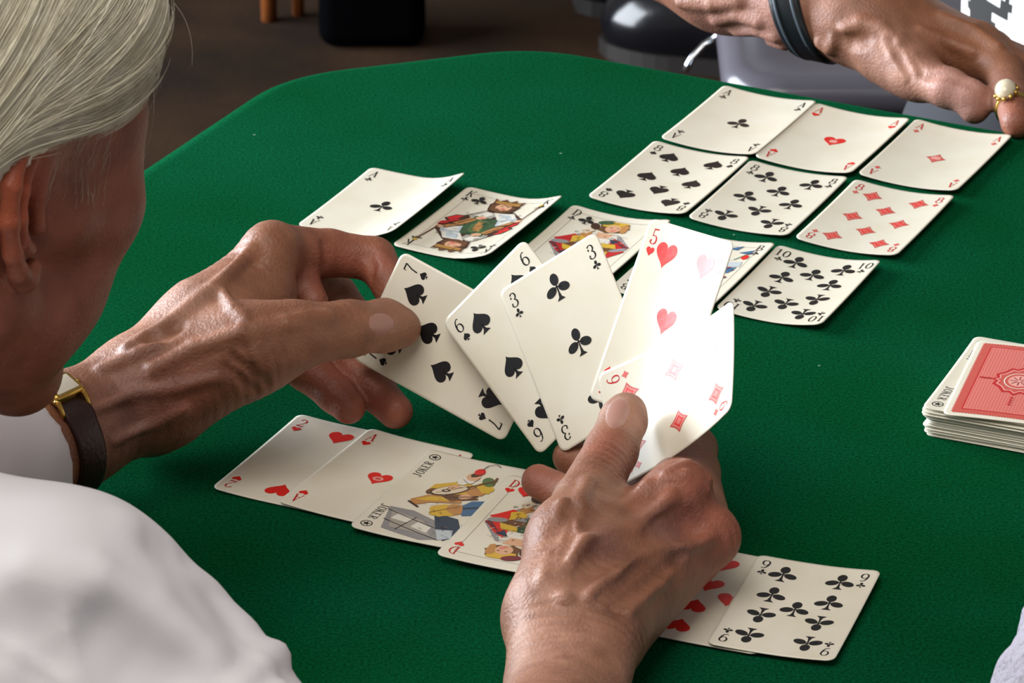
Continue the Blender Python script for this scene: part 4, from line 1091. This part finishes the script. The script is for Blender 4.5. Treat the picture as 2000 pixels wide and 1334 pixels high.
# ------------------------------------------------------------------ the player on the far side
def far_player():
    b = Body()
    EL = P(1080, -220, 2.86); SH = np.array([.42, 2.86, TZ+.33])
    b.cap(SH, EL, .045, .040, .03)
    b.cap(EL, P(1420, -48, 2.77), .040, .031, .02)
    b.cap(P(1420, -48, 2.77), P(1575, 5, 2.735), .031, .0265, .02)
    b.cap(P(1575, 5, 2.735), P(1700, 35, 2.72), .0265, .028, .015)
    b.cap(P(1690, 32, 2.72), P(1895, 108, 2.70), .026, .0175, .015)          # metacarpals
    b.cap(P(1700, 20, 2.74), P(1930, 105, 2.72), .022, .015, .015)
    b.cap(P(1670, 45, 2.71), P(1775, 128, 2.685), .021, .0165, .014)       # ball of the thumb
    b.cap(P(1740, 110, 2.695), P(1800, 155, 2.675), .016, .0125, .012)
    b.chain(jp((1790, 148, 2.675, 13), (1852, 172, 2.655, 11.6), (1893, 190, 2.650, 10.4), (1903, 212, 2.648, 9)), .006, .003)
    b.chain(jp((1905, 98, 2.70, 17), (1962, 142, 2.675, 12), (1978, 200, 2.640, 10.2), (1985, 240, 2.615, 9)), .008, .003)
    b.chain(jp((1935, 112, 2.72, 14), (2030, 165, 2.69, 11.5), (2060, 215, 2.655, 10), (2075, 250, 2.62, 9)), .005, .003)
    b.chain(jp((1940, 112, 2.735, 13), (2060, 165, 2.71, 11), (2120, 200, 2.68, 9.5), (2140, 240, 2.65, 8.5)), .005, .003)
    b.chain(jp((1940, 105, 2.745, 12), (2060, 150, 2.735, 10), (2130, 180, 2.71, 8.5)), .005, .003)
    ridges(b, [([(1650, 60), (1680, 45), (1720, 55), (1755, 85)], .004), ([(1730, 70), (1745, 110), (1770, 150)], .0022), ([(1760, 70), (1778, 110), (1790, 140)], .0022), ([(1800, 60), (1860, 85), (1900, 100)], .003), ([(1840, 30), (1900, 55), (1950, 90)], .003),
               ([(1400, 40), (1440, 30), (1480, 45)], .004), ([(1440, 62), (1480, 60), (1515, 75)], .0035), ([(1470, 80), (1505, 82), (1530, 90)], .003), ([(1330, 5), (1390, 10), (1440, 5)], .004), ([(1600, 85), (1618, 98), (1630, 80)], .003)], d0=2.3, k=.004, sink=.2)
    ridges(b, [([(1740, 80), (1755, 115), (1775, 150)], .0016), ([(1770, 85), (1785, 120), (1800, 145)], .0016), ([(1815, 150), (1850, 146), (1900, 165)], .0022), ([(1640, 75), (1660, 82), (1690, 80)], .0035)], d0=2.3, k=.004, sink=.4, op='s')
    V, F = mesh_body(b, .002)
    bl_ = [(P(1870, 175, 2.64), .016, S(214, 170, 165)[:3], .7), (P(1480, 60, 2.74), .03, S(205, 160, 152)[:3], .5), (P(1740, 120, 2.67), .02, S(206, 164, 150)[:3], .5), (P(1900, 60, 2.69), .03, S(150, 96, 60)[:3], .5), (P(1920, 36, 2.70), .004, SPOT, .7), (P(1985, 230, 2.61), .014, RED, .4)]
    C = np.array([.43, 2.90, TZ+.12]); hv2, hr2 = other_head(C+[.09, -.0, .28], math.radians(190))
    V, F, T = join([(V, F, toner(V, BASE, bl_)), (hv2, hF_, hT)])
    p = body_obj('person', V, F, M['skin'], tone=T, origin=np.array([.46, 2.9, 0]))
    body_obj('hair', hr2, hfc, M['grey_hair'], p, origin=C+[.09, 0, .4])
    t = Body()
    t.cap(C+[-.05, 0, .20], C+[.25, .02, .22], .085, .085, .06); t.cap(C+[.02, .0, .15], C+[.03, .0, -.28], .15, .155, .08)
    t.cap(SH, SH+(EL-SH)*.55, .065, .062, .03)
    V, F = mesh_body(t, .006, disp=lambda V, n: .003*noise3(V, 20, 4, 3))
    o = body_obj('blouse', V, F, M['blouse'], p, origin=C); o['label'] = 'white blouse with a black print'
    o.data.materials.append(M['blouse_print'])
    cen = np.array([q.center[:] for q in o.data.polygons])+C
    k = noise3(cen, 75, 9, 2)+.35*noise3(cen, 160, 4, 1)
    o.data.polygons.foreach_set('material_index', (k > .12).astype(np.int32))
    t = Body(); hip = C+[.03, .0, -.42]; hip[2] = .52
    t.cap(hip+[-.08, 0, 0], hip+[.08, 0, 0], .12, .12, .05)
    for s in (-1, 1):
        kn = hip+[.10*s+.16, -.20, -.02]; an = kn.copy(); an[2] = .06
        t.cap(hip+[.08*s, 0, 0], kn, .085, .06, .04); t.cap(kn, an, .06, .045, .03); t.cap(an, an+[0, -.12, -.02], .038, .032, .02)
    V, F = mesh_body(t, .008); V[:, 2] = np.maximum(V[:, 2], 0)
    body_obj('trousers', V, F, M['trousers'], p, origin=hip)
    tag(p, 'player in a black and white blouse resting a wrinkled hand at the table', 'person')
    # black band on the wrist
    ax = unit(P(1640, 75, 2.735)-P(1480, -40, 2.735)); ax = unit(P(1690, -62, 2.72)-P(1440, 0, 2.76)); c = P(1572, 2, 2.735)
    V, F, e1, e2 = band(b, c, ax, .019, .0026, 72)
    r = empty('bracelet', c); o = new_obj('strap', V, F, M['black_strap'], r, origin=c)
    for s in (-1, 1):
        V, F, _, _ = band(b, c+ax*.0055*s, ax, .0016, .0031, 72); new_obj('strap_edge', V, F, M['strap_edge'], r, origin=c)
    tag(r, 'black leather wrist strap with grey edge lines', 'bracelet')
    # pearl ring
    a0, a1 = P(1978, 200, 2.640), P(1985, 240, 2.615); ax = unit(a1-a0); c = a0+(a1-a0)*.35
    V, F, e1, e2 = band(b, c, ax, .0030, .0011, 48, .0002, .0125)
    r = empty('pearl_ring', c); new_obj('ring_band', V, F, M['gold'], r, origin=c)
    n = unit((CAM-c)-ax*((CAM-c)@ax)-np.array([.25, 0, 0])); pc = c+n*.0138
    bm = bmesh.new(); bmesh.ops.create_uvsphere(bm, u_segments=28, v_segments=16, radius=1)
    Vs = np.array([v.co[:] for v in bm.verts]); Fs = [[v.index for v in f.verts] for f in bm.faces]; bm.free()
    sd = np.cross(n, ax); new_obj('pearl', frame(Vs*[.0062, .0078, .0055], pc, sd, ax, n), Fs, M['pearl'], r, origin=pc)
    for k in range(10):
        t_ = 2*math.pi*k/10; q = pc+(sd*math.cos(t_)*.0066+ax*math.sin(t_)*.0082)-n*.002
        new_obj('setting_bead', frame(Vs*.0013, q, sd, ax, n), Fs, M['gold'], r, origin=q)
    tag(r, 'gold ring with a large oval pearl', 'ring')
far_player()

# ------------------------------------------------------------------ the sleeve at the right edge: a third player
def third_player():
    A, B = P(2165, 1128, 2.035), P(2186, 1500, 1.895)
    A = A.copy(); A[2] = TZ+.043; B = B.copy(); B[2] = TZ+.05
    S3 = B+np.array([.24, -.17, .28])
    b = Body(); d = unit(np.array([.8, .6, 0])); wr = A+d*.10; wr[2] = TZ+.030
    b.cap(S3, B, .045, .038, .03); b.cap(B, A, .038, .032, .02); b.cap(A, wr, .032, .026, .02)
    pal = wr+d*.06; pal[2] = TZ+.024; sd = np.array([-d[1], d[0], 0])
    b.cap(wr, pal+sd*.02, .024, .014, .015); b.cap(wr, pal-sd*.02, .024, .014, .015)
    for k, L in ((-.03, .055), (-.01, .068), (.01, .072), (.03, .062)):
        k0 = pal+sd*k+d*.01; k0[2] = TZ+.022; k1 = k0+d*L*.5+[0, 0, .010]; k2 = k1+d*L*.32+[0, 0, -.010]; k3 = k2+d*L*.22; k3[2] = TZ+.0095
        b.chain([(k0, .0125), (k1, .0098), (k2, .0088), (k3, .008)], .005, .003)
    t0 = wr+sd*.03+d*.01; t1 = t0+sd*.025+d*.03; t2 = t1+d*.03
    for q in (t0, t1, t2): q[2] = TZ+.016
    b.chain([(t0, .016), (t1, .012), (t2, .0095)], .008, .003)
    V, F = mesh_body(b, .003); hv2, hr2 = other_head(S3+np.array([.15, .0, .06]), math.radians(-50))
    V, F, T = join([(V, F, toner(V, BASE, [])), (hv2, hF_, hT)])
    o = body_obj('person', V, F, M['skin'], tone=T, origin=np.array([B[0]+.2, B[1]-.1, 0]))
    body_obj('hair', hr2, hfc, M['grey_hair'], o, origin=S3)
    s = Body(); s.cap(S3, B, .062, .052, .03); s.cap(B, A+d*.02, .050, .043, .02); C = S3+np.array([.16, -.06, -.12])
    s.cap(S3, S3+[.30, .05, 0], .07, .07, .05); s.cap(C+[0, 0, .05], C+[0, 0, -.3], .13, .15, .06)
    def fold(V, n): return .0028*np.abs(np.sin((V@unit(B-A))*2*math.pi/.019+1.2*noise3(V, 30, 3, 2)))+.0012*noise3(V, 120, 8, 2)
    class Fl:
        def bounds(q): return s.bounds()
        def __call__(q, p): return np.maximum(s(p), (TZ+.002-np.asarray(p)[:, 2]-1e3*((np.asarray(p)@EY.astype(np.float32)) < 1.45)).astype(np.float32))
    V, F = mesh_body(Fl(), .0035, disp=fold)
    q = body_obj('sleeve', V, F, M['sleeve'], o, origin=B); q['label'] = 'lavender-grey terry sleeve'
    t = Body(); hip = C+[.02, -.04, -.40]; hip[2] = .52
    t.cap(hip+[-.08, 0, 0], hip+[.08, 0, 0], .12, .12, .05)
    for sg in (-1, 1):
        kn = hip+[.02+.10*sg, .24, -.02]; an = kn.copy(); an[2] = .06
        t.cap(hip+[.08*sg, 0, 0], kn, .085, .06, .04); t.cap(kn, an, .06, .045, .03); t.cap(an, an+[-.04, .1, -.02], .038, .032, .02)
    V, F = mesh_body(t, .008); V[:, 2] = np.maximum(V[:, 2], 0)
    body_obj('trousers', V, F, M['trousers'], o, origin=hip)
    tag(o, 'player in a lavender-grey terry top leaning an arm on the table', 'person')
third_player()

# ------------------------------------------------------------------ on the floor behind the table
def shoe(tip, d, label):
    d = unit(np.array([d[0], d[1], 0])); sd = np.array([-d[1], d[0], 0]); up = np.array([0, 0, 1.])
    R = np.stack([d, sd, up]); at = lambda a, s, z: np.array([tip[0], tip[1], 0])+d*a+sd*s+up*z
    b = Body()
    b.ell(at(.058, 0, .034), R, np.array([.060, .046, .044])); b.ell(at(.13, 0, .045), R, np.array([.085, .043, .052]), .03); b.ell(at(.215, 0, .055), R, np.array([.058, .037, .066]), .03)
    b.cap(at(.20, 0, .07), at(.215, 0, .115), .034, .034, .02)
    b.cap(at(.205, 0, .10), at(.215, 0, .16), .026, .027, .006, 's')
    for k in range(3): b.cap(at(.105+.018*k, -.016, .088+.006*k), at(.105+.018*k, .016, .088+.006*k), .0022, .0022, .002)
    b.cut(at(0, 0, .016), -up, .004)
    r = empty('shoe', at(.13, 0, 0))
    V, F = mesh_body(b, .0035); body_obj('upper', V, F, M['black_leather'], r, origin=at(.13, 0, .05))
    a = np.linspace(0, 1, 20); w = .045*np.sqrt(np.clip(1-((a-.30)/.32)**2, 0, 1))*(a < .30)+(a >= .30)*(.045-.011*np.clip((a-.3)/.4, 0, 1))
    w[-4:] *= np.array([.97, .88, .7, .3]); w[0] = .012
    out = [at(x*.274, -y-.003, 0) for x, y in zip(a, w)]+[at(x*.274, y+.003, 0) for x, y in zip(a[::-1], w[::-1])]
    n = len(out); V = np.concatenate([np.array(out), np.array(out)+[0, 0, .017]])
    F = [(i, (i+1) % n, n+(i+1) % n, n+i) for i in range(n)]+[tuple(range(n))[::-1], tuple(range(n, 2*n))]
    new_obj('sole', V, F, M['sole'], r, smooth=False, origin=at(.13, 0, 0))
    tag(r, label, 'shoe', 'black shoes on the floor')
t0 = tab(1178, 92, FLOOR); shoe(t0, (.85, -.30), 'polished black leather shoe on the floor beside the chrome chair leg')
t0 = tab(1122, 14, FLOOR); shoe(t0, (.93, .10), 'polished black shoe farther from the table than its pair')

def chair():
    A = tab(1414, 166, -.28)+[0, .0, 0]; r = empty('chair', np.array([A[0]+.22, A[1]+.21, 0]))
    b = Body(); w, dp = .46, .44; z = A[2]
    n = 40; V = []; F = []
    def outline(off):
        pts = []; R_ = .05
        for cx, cy, a0 in ((w-R_, dp-R_, 0), (R_, dp-R_, 90), (R_, R_, 180), (w-R_, R_, 270)):
            for t in np.linspace(a0, a0+90, 10): pts.append((cx+(R_-off)*math.cos(math.radians(t)), cy+(R_-off)*math.sin(math.radians(t))))
        return np.array(pts)
    rings = [(.10, -.012), (.05, -.008), (.018, .0), (.008, -.002), (.002, -.008), (0, -.016), (.004, -.026), (.02, -.03)]
    for off, zz in rings:
        o_ = outline(min(off, .049)) if off < .05 else outline(.0)*[1-off*2/w, 1-off*2/dp]+[off, off]
        V += [(A[0]+x, A[1]+y, z+zz) for x, y in o_]
    m = 40
    for k in range(len(rings)-1):
        for i in range(m): F.append((k*m+i, (k+1)*m+i, (k+1)*m+(i+1) % m, k*m+(i+1) % m))
    F.append(tuple(range(m))); F.append(tuple(range((len(rings)-1)*m, len(rings)*m))[::-1])
    new_obj('seat', np.array(V), F, M['grey'], r, origin=np.array([A[0]+w/2, A[1]+dp/2, z]))
    for sx, sy in ((.05, .06), (w-.05, .06), (.05, dp-.06), (w-.05, dp-.06)):
        p = np.array([A[0]+sx, A[1]+sy, z-.03]); q = p+[(-.07 if sx < .2 else .07), (-.03 if sy < .2 else .03), 0]; q[2] = .008
        V, F = tube([p, p*.75+q*.25+[0, 0, .005], p*.4+q*.6, q], .009, 12); new_obj('leg', V, F, M['chrome'], r, origin=p)
    for sx in (.06, w-.06):
        p = np.array([A[0]+sx, A[1]+dp-.03, z-.02]); V, F = tube([p, p+[0, .05, .12], p+[0, .08, .40]], .009, 12); new_obj('back_post', V, F, M['chrome'], r, origin=p)
    V, F = rbox(w-.06, .022, .22, .010); c = np.array([A[0]+w/2, A[1]+dp+.045, z+.30]); new_obj('backrest', V+c, F, M['grey'], r, origin=c)
    # curved chrome foot that shows beside the seat
    pts = [tab(1338, 140, -.45), tab(1350, 115, -.44), tab(1375, 88, -.43), tab(1412, 64, -.42), tab(1440, 50, -.40)]
    V, F = tube(pts, .0032, 10); new_obj('frame_tube', V, F, M['chrome'], r, origin=pts[2])
    tag(r, 'smooth grey moulded chair with chrome legs behind the table', 'chair')
chair()

def stool():
    a, b_ = tab(526, 40, FLOOR), tab(583, 30, FLOOR); c = (a+b_)/2+[-.03, .12, 0]
    r = empty('stool', c); top = .46
    for p, rad in ((a, .0105), (b_, .008), (a+[.0, .2, 0], .0105), (b_+[0, .2, 0], .0105)):
        q = p*.92+c*.08; q[2] = top-.02
        V, F = tube([p, p*.5+q*.5, q], [rad*.8, rad, rad*1.1], 12); new_obj('leg', V, F, M['wood'], r, origin=p)
    V, F = rbox(.10, .28, .03, .012); new_obj('seat', V+[c[0], c[1], top-.005], F, M['wood'], r, origin=[c[0], c[1], top])
    tag(r, 'small orange-brown wooden stool on the dark floor', 'stool')
stool()
def bag():
    c = (tab(625, 108, FLOOR)+tab(825, 108, FLOOR))/2+[0, .05, 0]
    r = empty('bag', c)
    V, F = rbox(.112, .075, .24, .018, 5); V = V*np.stack([1-.5*(V[:, 2]+.12)*.6, 1-.9*(V[:, 2]+.12), np.ones(len(V))], 1)
    new_obj('bag_body', V+c+[0, 0, .12], F, M['bag'], r, origin=c)
    t = np.linspace(0, math.pi, 14); V, F = tube([c+[.035*math.cos(x), 0, .225+.10*math.sin(x)] for x in t], .005, 8); new_obj('handle', V, F, M['bag'], r, origin=c+[0, 0, .25])
    tag(r, 'slouched black fabric bag standing on the dark floor', 'bag')
bag()
